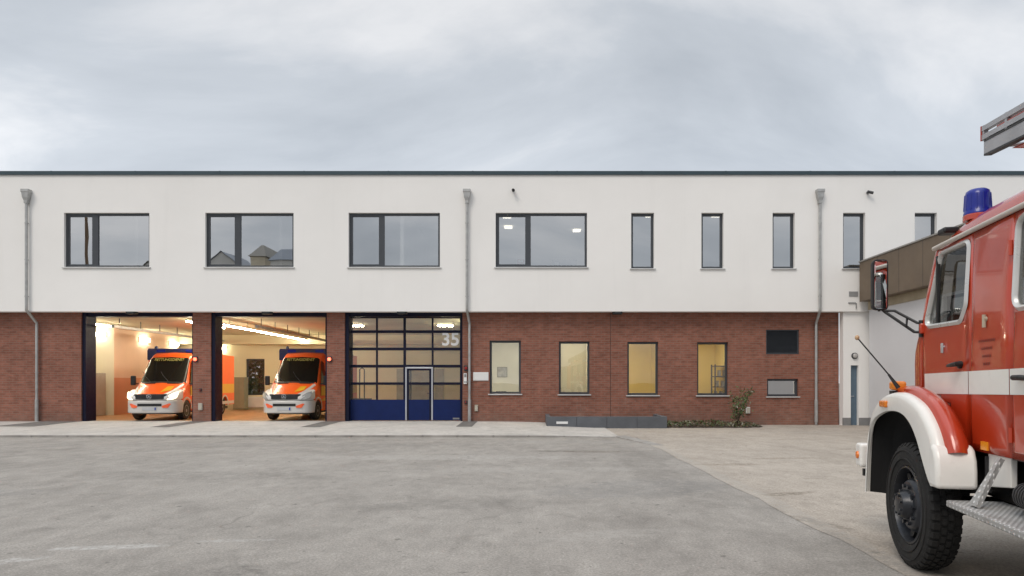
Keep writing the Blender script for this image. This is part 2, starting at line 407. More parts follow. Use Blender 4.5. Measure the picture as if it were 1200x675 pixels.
def thing(name, label, cat, loc=(0, 0, 0), rz=0, group=None, local=False):
    o = bpy.data.objects.new(name, None); COL.objects.link(o); o.location = loc; o.rotation_euler = (0, 0, rz); o.empty_display_size = .2
    ORG[o.name] = (0, 0, 0) if local else tuple(loc)
    return tag(o, label, cat, group)
def dup(root, loc, rz, label):
    r = root.copy(); COL.objects.link(r); r.location = loc; r.rotation_euler = (0, 0, rz); r['label'] = label
    def rec(src, dst):
        for ch in [c for c in src.children]:
            c = ch.copy(); COL.objects.link(c); c.parent = dst; rec(ch, c)
    rec(root, r)
    return r
def rounded(pts, r, n=5):
    out = []; L = len(pts)
    for i in range(L):
        p = Vector(pts[i]); a = Vector(pts[i - 1]); b = Vector(pts[(i + 1) % L]); rr = r[i] if isinstance(r, (list, tuple)) else r
        da, db = (a - p).normalized(), (b - p).normalized(); ang = da.angle(db); t_ = min(rr / math.tan(ang / 2), (a - p).length * .49, (b - p).length * .49)
        p0, p1 = p + da * t_, p + db * t_
        for k in range(n + 1):
            u = k / n; out.append(tuple((1 - u) ** 2 * p0 + 2 * u * (1 - u) * p + u * u * p1))
    return out
def inset(pts, d):
    out = []; L = len(pts); area = sum(pts[i - 1][0] * pts[i][1] - pts[i][0] * pts[i - 1][1] for i in range(L)); sg = 1 if area > 0 else -1
    for i in range(L):
        a, b = Vector(pts[i - 1]), Vector(pts[(i + 1) % L]); q = (b - a).normalized()
        out.append((pts[i][0] - q[1] * d * sg, pts[i][1] + q[0] * d * sg))
    return out
def in_poly(p, poly):
    c = False; j = len(poly) - 1
    for i in range(len(poly)):
        if (poly[i][1] > p[1]) != (poly[j][1] > p[1]) and p[0] < (poly[j][0] - poly[i][0]) * (p[1] - poly[i][1]) / (poly[j][1] - poly[i][1]) + poly[i][0]: c = not c
        j = i
    return c
def skin(outer, holes, yf, step=.06):
    """curved sheet metal: outline with openings in xz, y from yf(x, z)"""
    pts = []; edges = []
    for loop in [outer] + holes:
        o = len(pts); L = len(loop); pts += [Vector(p) for p in loop]; edges += [(o + i, o + (i + 1) % L) for i in range(L)]
    x0, x1 = min(p[0] for p in outer), max(p[0] for p in outer); z0, z1 = min(p[1] for p in outer), max(p[1] for p in outer)
    x = x0 + step
    while x < x1 - step * .3:
        z = z0 + step
        while z < z1 - step * .3:
            if in_poly((x, z), outer) and not any(in_poly((x, z), h) for h in holes): pts.append(Vector((x, z)))
            z += step
        x += step
    vs, es, fs, *_ = delaunay_2d_cdt(pts, edges, [], 0, 1e-5)
    keep = []
    for f in fs:
        c = sum((vs[i] for i in f), Vector((0, 0))) / len(f)
        if in_poly(c, outer) and not any(in_poly(c, h) for h in holes): keep.append(tuple(f))
    return MB().add([(p[0], yf(p[0], p[1]), p[1]) for p in vs], keep)
def text_mb(s, size, mat_, name, parent, place, depth=.004, bold=0):
    cu = bpy.data.curves.new(name, 'FONT'); cu.body = s; cu.size = size; cu.extrude = depth; cu.offset = bold; cu.align_x = 'CENTER'; cu.align_y = 'CENTER'
    o = bpy.data.objects.new(name + '_tmp', cu); COL.objects.link(o)
    me = bpy.data.meshes.new_from_object(o.evaluated_get(bpy.context.evaluated_depsgraph_get())); bpy.data.objects.remove(o)
    me.transform(place); me.materials.clear(); me.materials.append(mat_)
    q = bpy.data.objects.new(name, me); COL.objects.link(q)
    if parent: q.parent = parent
    return q

# ------------------------------------------------------------------ sizes read off the facade (Y is the distance from the camera plane)
YW, YB, YG = 23.11, 23.56, 23.86          # upper white face, brick face, plane of the overhead doors
def at(px, py, Y): return ((px - 620) * Y / 760, 1.55 + (448 - py) * Y / 760)
def ax(px, Y): return (px - 620) * Y / 760
def az_(py, Y): return 1.55 + (448 - py) * Y / 760
ZS = az_(365, YW)                          # soffit under the white storey
ZR = 9.03                                  # top of the white wall
FL = .13                                   # pavement and hall floor level

# ------------------------------------------------------------------ ground
def sheet(name, x0, x1, y0, y1, z, m):
    return tag(MB().add([(x0, y0, z), (x1, y0, z), (x1, y1, z), (x0, y1, z)], [(0, 1, 2, 3)]).build(name, m), kind='structure')
sheet('ground', -900, 900, -900, 900, -.012, M['far_ground'])
XE = 2.98
sheet('asphalt_yard', -60, XE, -60, 18.26, 0, M['asphalt'])
mb = MB(); ed = [(XE, -60), (XE, 18.0)]
ys = [-60] + [-8 + .45 * i for i in range(59)]
lf = [(XE + .05 + (.02 * math.sin(y * 2.3) + .012 * math.sin(y * 5.1 + 1) + .010 * math.sin(y * 11)) * (1 if y < 17 else .2), y) for y in ys]
vs = [(x, y, .004) for x, y in lf] + [(30, y, .004) for _, y in lf]; n = len(lf)
mb.add(vs, [(i, i + n, i + 1 + n, i + 1) for i in range(n - 1)])
mb.add([(lf[-1][0], lf[-1][1], .004), (30, lf[-1][1], .004), (30, 23.8, .004), (2.4, 23.8, .004), (2.4, 18.262, .004)], [(0, 1, 2, 3, 4)])
# asphalt runs under the ragged edge
mb2 = MB().add([(XE, -60, 0), (XE + .3, -60, 0), (XE + .3, 18.0, 0), (XE, 18.0, 0)], [(0, 1, 2, 3)])
tag(mb.build('concrete_yard', M['concrete_ground']), kind='structure')
tag(mb2.build('asphalt_edge', M['asphalt']), kind='structure')
# paved apron: rises gently from the kerb to the doors and dies out beside the planter
def zp(x, y):
    f = 1 - max(0, min(1, (x + 1.5) / 3.6)) ** 2 * .8
    return max(.012, (.055 + .075 * min(1, (y - 18.26) / 4.8)) * f)
mb = MB(); nx_, ny_ = 60, 10; x0, x1, y0, y1 = -40, 2.55, 18.40, 23.95
g = [(x0 + (x1 - x0) * i / nx_ if i < 20 else -12 + (x1 + 12) * (i - 20) / (nx_ - 20), y0 + (y1 - y0) * j / ny_) for i in range(nx_ + 1) for j in range(ny_ + 1)]
g = [((x0 + (-12 - x0) * (k // (ny_ + 1)) / 20) if k // (ny_ + 1) < 20 else x, y) for k, (x, y) in enumerate(g)]
mb.add([(x, y, zp(x, y)) for x, y in g], [(i * (ny_ + 1) + j, (i + 1) * (ny_ + 1) + j, (i + 1) * (ny_ + 1) + j + 1, i * (ny_ + 1) + j + 1) for i in range(nx_) for j in range(ny_)])
tag(mb.build('pavement', M['paving'], smooth=40), kind='structure')
mb = MB(); x = -40.0
while x < 2.4:
    w = 1.0 if x + 1.0 < 2.45 else 2.45 - x
    za, zb = zp(x, 18.26) + .004, zp(x + w - .012, 18.26) + .004
    jy = random.uniform(-.006, .006)
    mb.add([(x, 18.26 + jy, -.05), (x + w - .012, 18.26 + jy, -.05), (x + w - .012, 18.40, -.05), (x, 18.40, -.05), (x, 18.26 + jy, za), (x + w - .012, 18.26 + jy, zb), (x + w - .012, 18.40, zb), (x, 18.40, za)],
           [(0, 3, 2, 1), (4, 5, 6, 7), (0, 1, 5, 4), (1, 2, 6, 5), (2, 3, 7, 6), (3, 0, 4, 7)]); x += w
# the dropped stone that turns the corner along the asphalt edge
mb.add([(2.45, 18.26, -.05), (3.05, 15.9, -.05), (3.32, 15.9, -.05), (2.75, 18.6, -.05), (2.45, 18.26, .035), (3.05, 15.9, .008), (3.32, 15.9, .012), (2.75, 18.6, .035)],
       [(0, 3, 2, 1), (4, 5, 6, 7), (0, 1, 5, 4), (1, 2, 6, 5), (2, 3, 7, 6), (3, 0, 4, 7)])
tag(mb.build('kerb', M['kerb'], bevel=.012), kind='structure')
mb = MB()
for pa, pb, l in ((52, 97, 2.3), (224, 245, 2.6), (381, 402, 2.6), (543, 560, 2.4)):
    xa, xb = ax(pa, YB), ax(pb, YB); yy = YB - .02; n = 6
    ps = [(xa, yy - l * k / n) for k in range(n + 1)]; w = xb - xa
    mb.add([(p[0], p[1], zp(*p) + .005) for p in ps] + [(p[0] + w, p[1], zp(p[0] + w, p[1]) + .005) for p in ps], [(k, k + 1, n + 2 + k, n + 1 + k) for k in range(n)])
tag(mb.build('dark_paving_strips', M['paving_dark']), kind='structure')
mb = MB(); hx0, hx1 = -19.5, -1.9
mb.add([(hx0, 23.955, FL), (hx1, 23.955, FL), (hx1, 33.7, FL), (hx0, 33.7, FL)], [(0, 1, 2, 3)])
tag(mb.build('hall_floor', M['tile']), kind='structure')

# ------------------------------------------------------------------ the fire station
st = thing('fire_station', 'long two storey fire station with white rendered upper floor over red brick ground floor', 'building', (0, YB, 0))
upper = [(75, 175), (240.5, 344), (408.5, 515.5), (580.8, 688)]
narrow = [(739.7, 766.6), (822, 848), (905.4, 931.5), (988, 1014), (1072, 1098)]
UZ0, UZ1 = az_(313, YW), az_(249.3, YW)
NZ0 = az_(314.5, YW)
UW = [(ax(a, YW), ax(b, YW), UZ0, UZ1) for a, b in upper]
NW = [(ax(a, YW), ax(b, YW), NZ0, UZ1) for a, b in narrow]
RX = ax(990, YW)                           # brick ends here; white wall comes down to the ground
mb = MB().wall(-36, 22, ZS, ZR, YW, YW + .35, UW + NW)
mb.build('upper_wall', M['render'], st)
# white wall beyond the brick, with the narrow service door
DX0, DX1 = ax(999, YW), ax(1008, YW)
MB().wall(RX, 12.3, 0, ZS - .003, YW + .12, YW + .40, [(DX0, DX1, -1, az_(428, YW))]).build('lower_wall', M['render'], st)
for q0, q1 in ((RX - .01, DX0 - .01), (DX1 + .01, 12.3)): MB().box(q0, q1, YW + .10, YW + .16, 0, .28).build('plinth', M['grey'], st)
sd = MB().box(DX0 + .002, DX1 - .002, YW + .24, YW + .28, .01, az_(428, YW) - .002).build('service_door', mat('blue_grey_door', (.10, .15, .20), .5), st)
MB().tube([(DX0 + .05, YW + .20, 1.05), (DX0 + .05, YW + .24, 1.05)], .012).tube([(DX0 + .05, YW + .205, 1.05), (DX0 + .16, YW + .205, 1.05)], .011).build('handle', M['alu'], sd)
MB().box(-36, 22, YW + .01, YB + .2, ZS + .02, ZS + .06).build('soffit_board', M['soffit'], st)
mb = MB().box(-36.05, 22.05, YW - .05, YW + .45, ZR + .001, ZR + .035).box(-36.05, 22.05, YW - .05, YW - .03, ZR - .10, ZR)
re_ = mb.build('roof_edge', M['flashing'], st)
x = -35.0
while x < 22: mb = MB(); mb.box(x - .03, x + .03, YW - .054, YW - .0505, ZR - .102, ZR + .030); mb.box(x - .03, x + .03, YW - .054, YW + .45, ZR + .0352, ZR + .039); mb.build('seam', M['flashing'], re_); x += 3.0
MB().box(-36, 22, YW + .36, 36, ZR - .5, ZR - .3).build('roof', M['grey'], st)
for q0, q1 in ((-36, -35.8), (21.8, 22)): MB().box(q0, q1, YW + .36, 36, 0, ZR - .52).build('end_wall', M['render'], st)

# brick ground floor
GW = [(ax(a, YB), ax(b, YB), az_(d, YB), az_(c, YB)) for a, b, c, d in ((573.7, 610.4, 399, 461.5), (655, 691, 400, 462), (735.2, 771.5, 400.5, 463), (817, 853.4, 401, 463.2))]
SW = (ax(899, YB), ax(935.5, YB), az_(464.5, YB), az_(444, YB))
LV = (ax(897.7, YB), ax(936.5, YB), az_(415.2, YB), az_(386.3, YB))
BAYS = [(ax(95, YB), ax(226, YB)), (ax(247, YB), ax(383, YB)), (ax(404, YB), ax(542, YB))]
XJ = ax(715.5, YB)                         # movement joint
zt = ZS + .015
bays_h = [(a, b, -1, 9) for a, b in BAYS]
for x0, x1 in ((-36, BAYS[0][0]), (BAYS[0][1], BAYS[1][0]), (BAYS[1][1], BAYS[2][0])):
    MB().wall(x0, x1, 0, zt, YB, YB + .42, []).build('brick_wall' if x0 < -30 else 'brick_pier', M['brick'], st)
MB().wall(BAYS[2][1], XJ - .008, 0, zt, YB, YB + .38, GW).build('brick_wall', M['brick'], st)
MB().wall(XJ + .008, RX, 0, zt, YB, YB + .38, GW + [SW, LV]).build('brick_wall', M['brick'], st)
MB().box(XJ - .0085, XJ + .0085, YB + .02, YB + .3, 0, zt).build('movement_joint', M['dark'], st)

# windows: frame > pane, sill (> blind)
def window(x0, x1, z0, z1, yf, rev, gl, mull=None, fw=.075, sill=True, blind=None, name='window'):
    y = yf + rev; f = MB()
    f.box(x0, x1, y, y + .08, z1 - fw, z1).box(x0, x1, y, y + .08, z0, z0 + fw)
    f.box(x0, x0 + fw, y, y + .08, z0 + fw, z1 - fw).box(x1 - fw, x1, y, y + .08, z0 + fw, z1 - fw)
    if mull:
        m0, m1 = mull; f.box(m0, m1, y, y + .08, z0 + fw, z1 - fw)
        f.box(x0 + fw, m0, y + .012, y + .07, z1 - fw - .045, z1 - fw).box(x0 + fw, m0, y + .012, y + .07, z0 + fw, z0 + fw + .045)
        f.box(x0 + fw, x0 + fw + .045, y + .012, y + .07, z0 + fw + .045, z1 - fw - .045)
    w = f.build(name, M['frame'], st)
    p = MB()
    for a, b in ([(x0 + fw, mull[0]), (mull[1], x1 - fw)] if mull else [(x0 + fw, x1 - fw)]):
        p.add([(a, y + .04, z0 + fw), (b, y + .04, z0 + fw), (b, y + .04, z1 - fw), (a, y + .04, z1 - fw)], [(0, 1, 2, 3)])
    p.build('pane', gl, w)
    if sill: MB().box(x0 - .05, x1 + .05, yf - .055, y - .001, z0 - .045, z0 - .003).build('sill', M['sill'], w, bevel=.006)
    if blind:
        MB().box(x0 + fw + .01, x1 - fw - .01, y + .12, y + .13, z0 + .05 + blind[1], z1 - .06).build('blind', blind[0], w)
    return w
mulls = [(108, 115), (275, 282), (444, 450.5), (615.5, 622)]
for (x0, x1, z0, z1), (a, b) in zip(UW, mulls): window(x0, x1, z0, z1, YW, .10, M['glass_up'], (ax(a, YW + .1), ax(b, YW + .1)))
blind_m = blind_mat('cream_blind', (.84, .81, .70))
for i, (x0, x1, z0, z1) in enumerate(NW): window(x0, x1, z0, z1, YW, .14, M['glass_up'], blind=(blind_m, 0) if i == 2 else None, fw=.085)
for i, (x0, x1, z0, z1) in enumerate(GW): window(x0, x1, z0, z1, YB, .13, M['glass_low'], blind=(blind_m, 0) if i == 1 else None)
window(*SW, YB, .10, M['glass_up'], blind=(mat('grey_blind', (.45, .47, .48), .9), 0))
lv = MB()
lv.box(LV[0], LV[1], YB + .04, YB + .09, LV[2], LV[2] + .05).box(LV[0], LV[1], YB + .04, YB + .09, LV[3] - .05, LV[3])
lv.box(LV[0], LV[0] + .05, YB + .04, YB + .09, LV[2] + .05, LV[3] - .05).box(LV[1] - .05, LV[1], YB + .04, YB + .09, LV[2] + .05, LV[3] - .05)
z = LV[2] + .06
while z < LV[3] - .07:
    lv.add([(LV[0] + .05, YB + .05, z), (LV[1] - .05, YB + .05, z), (LV[1] - .05, YB + .11, z + .055), (LV[0] + .05, YB + .11, z + .055)], [(0, 1, 2, 3)]); z += .045
lv.box(LV[0] + .01, LV[1] - .01, YB + .12, YB + .13, LV[2] + .01, LV[3] - .01)
lv.build('ventilation_louver', M['frame'], st)

# overhead-door frames and header
for (a, b) in BAYS:
    f = MB().box(a + .002, a + .13, YB + .06, YB + .62, .06, ZS + .018).box(b - .09, b - .002, YB + .12, YB + .62, .06, ZS + .018)
    f.box(a + .13, b - .09, YB + .12, YB + .5, ZS - .12, ZS + .018)
    f.build('door_frame', M['navy'], st)

# the closed door
a, b = BAYS[2]; x0, x1 = ax(408, YG), ax(541, YG)
xc = [ax(p, YG) for p in (410, 440.5, 442.7, 472.6, 475.7, 505.8, 508, 539)]
zr = [az_(p, YG) for p in (373, 387, 390.2, 407.3, 410.6, 427.4, 430.8, 448, 451, 468.3)]
WX0, WX1, WZ = ax(475, YG), ax(507.3, YG), az_(430.3, YG)
g = MB()
g.box(x0, x1, YG, YG + .05, zr[0], ZS - .13)
for i in range(1, 4):
    g.box(x0, x1, YG, YG + .05, zr[2 * i] , zr[2 * i - 1]) if i < 3 else g.box(x0, x1, YG, YG + .05, zr[6], zr[5])
for c0, c1 in ((x0, WX0), (WX1, x1)): g.box(c0, c1, YG, YG + .05, zr[8], zr[7])
for q0, q1 in ((x0, xc[0]), (xc[1], xc[2]), (xc[3], xc[4]), (xc[5], xc[6]), (xc[7], x1)):
    for i in range(5):
        if i >= 3 and (q0, q1) in ((xc[3], xc[4]), (xc[5], xc[6])): continue
        g.box(q0, q1, YG + .001, YG + .049, zr[2 * i + 1], zr[2 * i])
for q0, q1 in ((xc[3], WX0), (WX1, xc[6])):
    if q1 > q0: g.box(q0, q1, YG + .001, YG + .049, zr[9], zr[6])
gd = g.build('garage_door', M['navy'], st, bevel=.006)
pz = MB()
for c0, c1 in ((x0, WX0 - .002), (WX1 + .002, x1)): pz.box(c0, c1, YG - .004, YG + .046, FL + .02, zr[9])
pz.build('bottom_panel', M['navy_panel'], gd)
for i in range(5):
    for j in range(4):
        if i >= 3 and j == 2: continue
        MB().add([(xc[2 * j], YG + .025, zr[2 * i + 1]), (xc[2 * j + 1], YG + .025, zr[2 * i + 1]), (xc[2 * j + 1], YG + .025, zr[2 * i]), (xc[2 * j], YG + .025, zr[2 * i])], [(0, 1, 2, 3)]).build('pane', M['glass_gate'], gd)
mx0, mx1 = ax(479.2, YG), ax(503, YG)
wd = MB().box(WX0, WX0 + .055, YG - .02, YG + .05, FL + .02, WZ).box(WX1 - .055, WX1, YG - .02, YG + .05, FL + .02, WZ).box(WX0 + .055, WX1 - .055, YG - .02, YG + .05, WZ - .05, WZ).build('wicket_door_frame', M['alu'], gd, bevel=.006)
w = MB().box(WX0 + .06, mx0, YG, YG + .045, FL + .02, WZ - .055).box(mx1, WX1 - .06, YG, YG + .045, FL + .02, WZ - .055)
w.box(mx0, mx1, YG, YG + .045, az_(434, YG), WZ - .055).box(mx0, mx1, YG, YG + .045, zr[8], zr[7]); w.m = 1
w.box(mx0, mx1, YG - .003, YG + .044, FL + .02, zr[9])
w.tube([(WX1 - .09, YG - .05, 1.15), (WX1 - .20, YG - .05, 1.15)], .012).tube([(WX1 - .09, YG - .05, 1.15), (WX1 - .09, YG, 1.15)], .012)
w.build('wicket_door', [M['navy'], M['navy_panel']], gd)
for za, zb in ((az_(434, YG), zr[7]), (zr[8], zr[9])):
    MB().add([(mx0, YG + .02, zb), (mx1, YG + .02, zb), (mx1, YG + .02, za), (mx0, YG + .02, za)], [(0, 1, 2, 3)]).build('pane', M['glass_gate'], gd)
cx, cz = at(527.8, 398.2, YG)
text_mb('35', .66, mat('lettering_white', (.85, .85, .84), .6), 'door_number', gd, Matrix.Translation((cx, YG + .017 - YB, cz)) @ Matrix.Rotation(R(90), 4, 'X') @ Matrix.Scale(1.02, 4, (1, 0, 0)), bold=.014)
ux, uz = at(534.5, 490.5, YG)
MB().box(ux - .12, ux + .12, YG - .008, YG - .0045, uz - .03, uz + .03).build('maker_plate', M['grey'], gd)

# downpipes > hopper head, bracket
def downpipe(p_up, p_low, ztop_px=223):
    xu, xl = ax(p_up, YW), ax(p_low, YB); y1, y2 = YW - .10, YB - .10
    d = MB().tube([(xu, y1, az_(238, YW)), (xu, y1, ZS + .16), (xu, y1, ZS + .04), (xu + (xl - xu) * .25, y1 + .08, ZS - .04), (xl, y2, ZS - .38), (xl, y2, ZS - .48), (xl, y2, .02)], .047, 14).build('downpipe', M['zinc'], st, smooth=50)
    zt_ = az_(ztop_px, YW); h = MB()
    secs = []
    for z, w_, dp in ((zt_, .135, .11), (zt_ - .10, .135, .11), (zt_ - .12, .12, .095), (zt_ - .28, .10, .085), (zt_ - .40, .06, .06), (zt_ - .50, .058, .058)):
        secs.append([(xu - w_, y1 - dp, z), (xu + w_, y1 - dp, z), (xu + w_, y1 + .085, z), (xu - w_, y1 + .085, z), (xu - w_, y1 - dp, z)])
    h.loft(secs).build('hopper_head', M['zinc'], d, bevel=.008)
    for z in (7.2, 5.9, 4.6): b = MB(); b.lathe([(.056, z - .02), (.056, z + .02)], (xu, y1, 0), 'z', 14); b.box(xu - .012, xu + .012, y1, YW + .005, z - .012, z + .012); b.build('pipe_bracket', M['zinc'], d)
    for z in (3.2, 1.9, .9): b = MB(); b.lathe([(.056, z - .02), (.056, z + .02)], (xl, y2, 0), 'z', 14); b.box(xl - .012, xl + .012, y2, YB + .005, z - .012, z + .012); b.build('pipe_bracket', M['zinc'], d)
    MB().lathe([(.052, .10), (.060, .12), (.060, .9), (.052, .93)], (xl, y2, 0), 'z', 14).build('cast_base', M['zinc'], d)
for a, b in ((33.5, 45.5), (547.5, 550.5), (959.5, 955)): downpipe(a, b)

# hall interior
YK = 33.7
zc_ = 3.98
bw = (ax(288, YK), ax(310, YK), az_(463, YK), az_(420.5, YK))
MB().wall(-19.5, hx1, 0, zc_, YK, YK + .3, [bw]).build('back_wall', M['cream'], st)
f = MB(); f.box(bw[0], bw[1], YK + .1, YK + .16, bw[3] - .08, bw[3]).box(bw[0], bw[1], YK + .1, YK + .16, bw[2], bw[2] + .08).box(bw[0], bw[0] + .08, YK + .1, YK + .16, bw[2] + .08, bw[3] - .08).box(bw[1] - .08, bw[1], YK + .1, YK + .16, bw[2] + .08, bw[3] - .08)
f = f.build('window', M['frame'], st); MB().add([(bw[0], YK + .13, bw[2]), (bw[1], YK + .13, bw[2]), (bw[1], YK + .13, bw[3]), (bw[0], YK + .13, bw[3])], [(0, 1, 2, 3)]).build('pane', M['glass_low'], f)
MB().box(bw[0] - .2, bw[1] + .2, YK - .10, YK - .03, .25, .80).build('radiator', M['white'], st, bevel=.015)
MB().box(-19.5, hx1, 23.99, YK, zc_, zc_ + .12).build('ceiling', M['ceiling'], st)
MB().box(-19.5, hx1, YK - .55, YK - .01, 3.50, zc_ - .002).build('duct_casing', M['cream'], st)
XP = -17.9
MB().box(XP - .25, XP, 28.0, YK - .56, 1.75, zc_ - .004).build('side_wall', M['pink'], st)
MB().box(XP - .25, XP + .003, 28.0, YK - .002, FL + .002, 1.75).build('wall_base', M['salmon'], st)
MB().box(-19.5, XP - .02, 27.98, 28.4, FL + .002, zc_ - .006).build('store_wall', M['pale'], st)
MB().box(-19.7, -19.5, 23.99, YK, 0, zc_).build('side_wall', M['pale'], st)
MB().box(hx1, hx1 + .2, 23.99, YK, 0, zc_).build('side_wall', M['cream'], st)
bd = MB().box(ax(465, YK), ax(520, YK), YK - .05, YK - .003, FL + .002, az_(432, YK)); bd.m = 1
bd.box(ax(480, YK), ax(482.5, YK), YK - .06, YK - .051, FL + .01, az_(434, YK)).box(ax(505, YK), ax(508, YK), YK - .06, YK - .051, FL + .01, az_(434, YK))
bd.build('inner_door', [mat('grey_green_door', (.34, .32, .25), .6), M['dark']], st)

# rooms behind the ground-floor windows, each with its ceiling lamp
rooms = [(BAYS[2][1] + .1, .2, 'grey_wall'), (.22, 2.2, 'beige_wall'), (2.22, 5.2, 'yellow_wall'), (5.22, 7.9, 'yellow_wall'), (7.92, 11.4, 'grey_wall')]
for x0, x1, mm in rooms:
    y0, y1 = YB + .385, 27.6; z1 = 3.4
    r = MB().add([(x0, y0, .15), (x1, y0, .15), (x1, y1, .15), (x0, y1, .15), (x0, y0, z1), (x1, y0, z1), (x1, y1, z1), (x0, y1, z1)], [(0, 3, 2, 1), (4, 5, 6, 7), (1, 2, 6, 5), (2, 3, 7, 6), (3, 0, 4, 7)]).build('room_wall', M[mm], st)
    cxm = (x0 + x1) / 2
    MB().box(cxm - .6, cxm + .6, 24.9, 25.2, z1 - .06, z1 - .01).build('ceiling_lamp', M['lamp_room'], r)
r = MB().add([(-34, YW + .352, 4.75), (20, YW + .352, 4.75), (20, 29, 4.75), (-34, 29, 4.75), (-34, YW + .352, 7.95), (20, YW + .352, 7.95), (20, 29, 7.95), (-34, 29, 7.95)], [(0, 3, 2, 1), (4, 5, 6, 7), (2, 3, 7, 6)])
for xw in (-19.5, -14.2, -9.0, -4.6, -1.7, 3.2, 5.9, 8.0, 10.6, 13): r.box(xw - .06, xw + .06, YW + .36, 28.9, 4.76, 7.94)
up = r.build('upstairs_room_wall', M['grey_wall'], st)
for cx_, yy in ((-.85, 24.9), (-.85, 26.6), (2.0, 27.2), (4.62, 24.75), (7.15, 24.75), (9.3, 27.5)):
    MB().box(cx_ - .16, cx_ + .16, yy - .16, yy + .16, 7.88, 7.93).build('ceiling_lamp', M['lamp_up'], up)

# ------------------------------------------------------------------ hall fittings
def strip(x, y0, y1, z, label):
    t = thing('strip_light', label, 'strip light', (x, y0, z), group='strip lights under the hall ceiling')
    MB().box(x - .05, x + .05, y0, y1, z + .0, z + .05).build('housing', M['white'], t)
    MB().tube([(x, y0 + .03, z - .022), (x, y1 - .03, z - .022)], .024, 8).build('tube', M['lamp'], t)
    h = MB(); n = 6
    for k in range(n): yy = y0 + .5 + (y1 - y0 - 1) * k / (n - 1); h.tube([(x, yy, z + .05), (x, yy, zc_)], .008, 6)
    h.build('hanger', M['dark'], t)
strip(-11.45, 24.3, 33.1, 3.72, 'long glowing strip light hanging above the ambulance in the middle bay')
for x, yy, lab in ((ax(417, 27), 27.0, 'short strip light seen through the first top pane of the blue door'), (ax(522, 27), 27.0, 'short strip light seen through the last top pane of the blue door')):
    t = thing('strip_light', lab, 'strip light', (x, yy, zc_ - .07), group='strip lights under the hall ceiling')
    MB().box(x - .34, x + .34, yy - .05, yy + .05, zc_ - .06, zc_ - .002).build('housing', M['white'], t)
    MB().tube([(x - .32, yy, zc_ - .085), (x + .32, yy, zc_ - .085)], .024, 8).build('tube', M['lamp'], t)
strip(-17.3, 24.5, 27.4, 3.88, 'added fill strip light under the hall ceiling in front of the pale cabinet wall')  # added fill lamp, mostly hidden by the door jamb, to brighten the pale wall
strip(ax(220, 24.6), 24.5, 27.6, 3.88, 'strip light close to the hall ceiling at the top corner of the first open bay')
strip(-2.35, 24.6, 25.9, 3.86, 'added hidden fill strip light along the side wall of the hall behind the closed blue door')  # extra lamp out of view behind the brick, added to brighten the closed bay
def bulkhead(loc, rz, label):
    t = thing('wall_lamp', label, 'wall lamp', loc, rz, 'glowing wall lamps in the garage hall', local=True)
    MB().box(-.38, .38, -.05, 0, -.09, .09).build('housing', M['white'], t, bevel=.01)
    MB().box(-.36, .36, -.12, -.051, -.075, .075).build('diffuser', M['lamp_wall'], t, bevel=.03)
bulkhead((XP + .001, 30.1, 3.52), R(90), 'nearer of two glaring lamps on the pink wall above the ambulance')
bulkhead((XP + .001, 32.6, 3.46), R(90), 'farther of two glaring lamps on the pink wall, beside the brick pier')
bulkhead((ax(257.5, YK - .01), YK - .005, az_(408.5, YK)), 0, 'glaring lamp on the back wall above the rear of the parked ambulance')
bulkhead((-18.6, 27.975, 3.62), 0, 'glaring lamp high on the pale wall at the edge of the open bay')
for x, lab in ((-15.6, 'exhaust rail hung on rods above the ambulance with lit headlight'), (-10.2, 'exhaust rail hung on rods beside the long strip light')):
    t = thing('exhaust_rail', lab, 'rail', (x, 24.3, 3.62), group='exhaust rails under the hall ceiling')
    MB().box(x - .06, x + .06, 24.3, 33.1, 3.60, 3.70).build('rail', M['zinc'], t)
    h = MB()
    for k in range(7): h.tube([(x, 24.7 + 1.35 * k, 3.7), (x, 24.7 + 1.35 * k, zc_)], .016, 6)
    h.build('hanger', M['dark'], t)
t = thing('equipment_cabinet', 'grey steel cabinet with a yellow notice inside the open bay', 'cabinet', (ax(107, 27.5), 27.2, FL))
xa, xb = ax(100.5, 27), ax(113, 27)
MB().box(xa, xb, 27, 27.6, FL + .02, az_(437, 27)).build('case', mat('cabinet_grey', (.42, .40, .36), .5), t, bevel=.01)
MB().box(ax(106, 27), ax(112, 27), 26.988, 26.999, az_(453, 27), az_(439, 27)).build('notice', mat('notice_yellow', (.75, .55, .03), .5), t)
MB().box(xa + .01, xb - .01, 26.99, 26.999, az_(463, 27), az_(462, 27)).build('door_gap', M['dark'], t)
t = thing('locker', 'olive grey locker standing beside the back window of the hall', 'locker', (ax(279, 33), 33.2, FL))
xa, xb = ax(273, 33), ax(286, 33)
lk = MB().box(xa, xb, 33, 33.5, FL + .05, az_(442, 33)).build('case', mat('locker_olive', (.25, .24, .16), .5), t, bevel=.01)
q = MB()
for xx in (xa + .01, (xa + xb) / 2 + .01): q.box(xx, (xb - xa) / 2 + xx - .02, 32.985, 32.999, FL + .08, az_(442, 33) - .03)
q.build('door', mat('locker_olive_door', (.28, .27, .19), .5), t)
# hose stand behind the closed door
t = thing('equipment_stand', 'dark upright steel stand behind the closed blue garage door', 'stand', (ax(424, 29), 29, FL))
xs0, xs1 = ax(421.5, 29), ax(427, 29); q = MB()
for xx in (xs0, xs1): q.tube([(xx, 29, FL + .3), (xx, 29, az_(433, 29)), ((xs0 + xs1) / 2, 29, az_(431, 29))], .028, 8)
q.build('frame', M['dark'], t)
MB().box(ax(410, 29), ax(434, 29), 28.8, 29.3, FL + .55, FL + .70).box(ax(412, 29), ax(416, 29), 28.8, 29.2, FL + .02, FL + .55).box(ax(428, 29), ax(432, 29), 28.8, 29.2, FL + .02, FL + .55).build('base', M['dark'], t, bevel=.01)
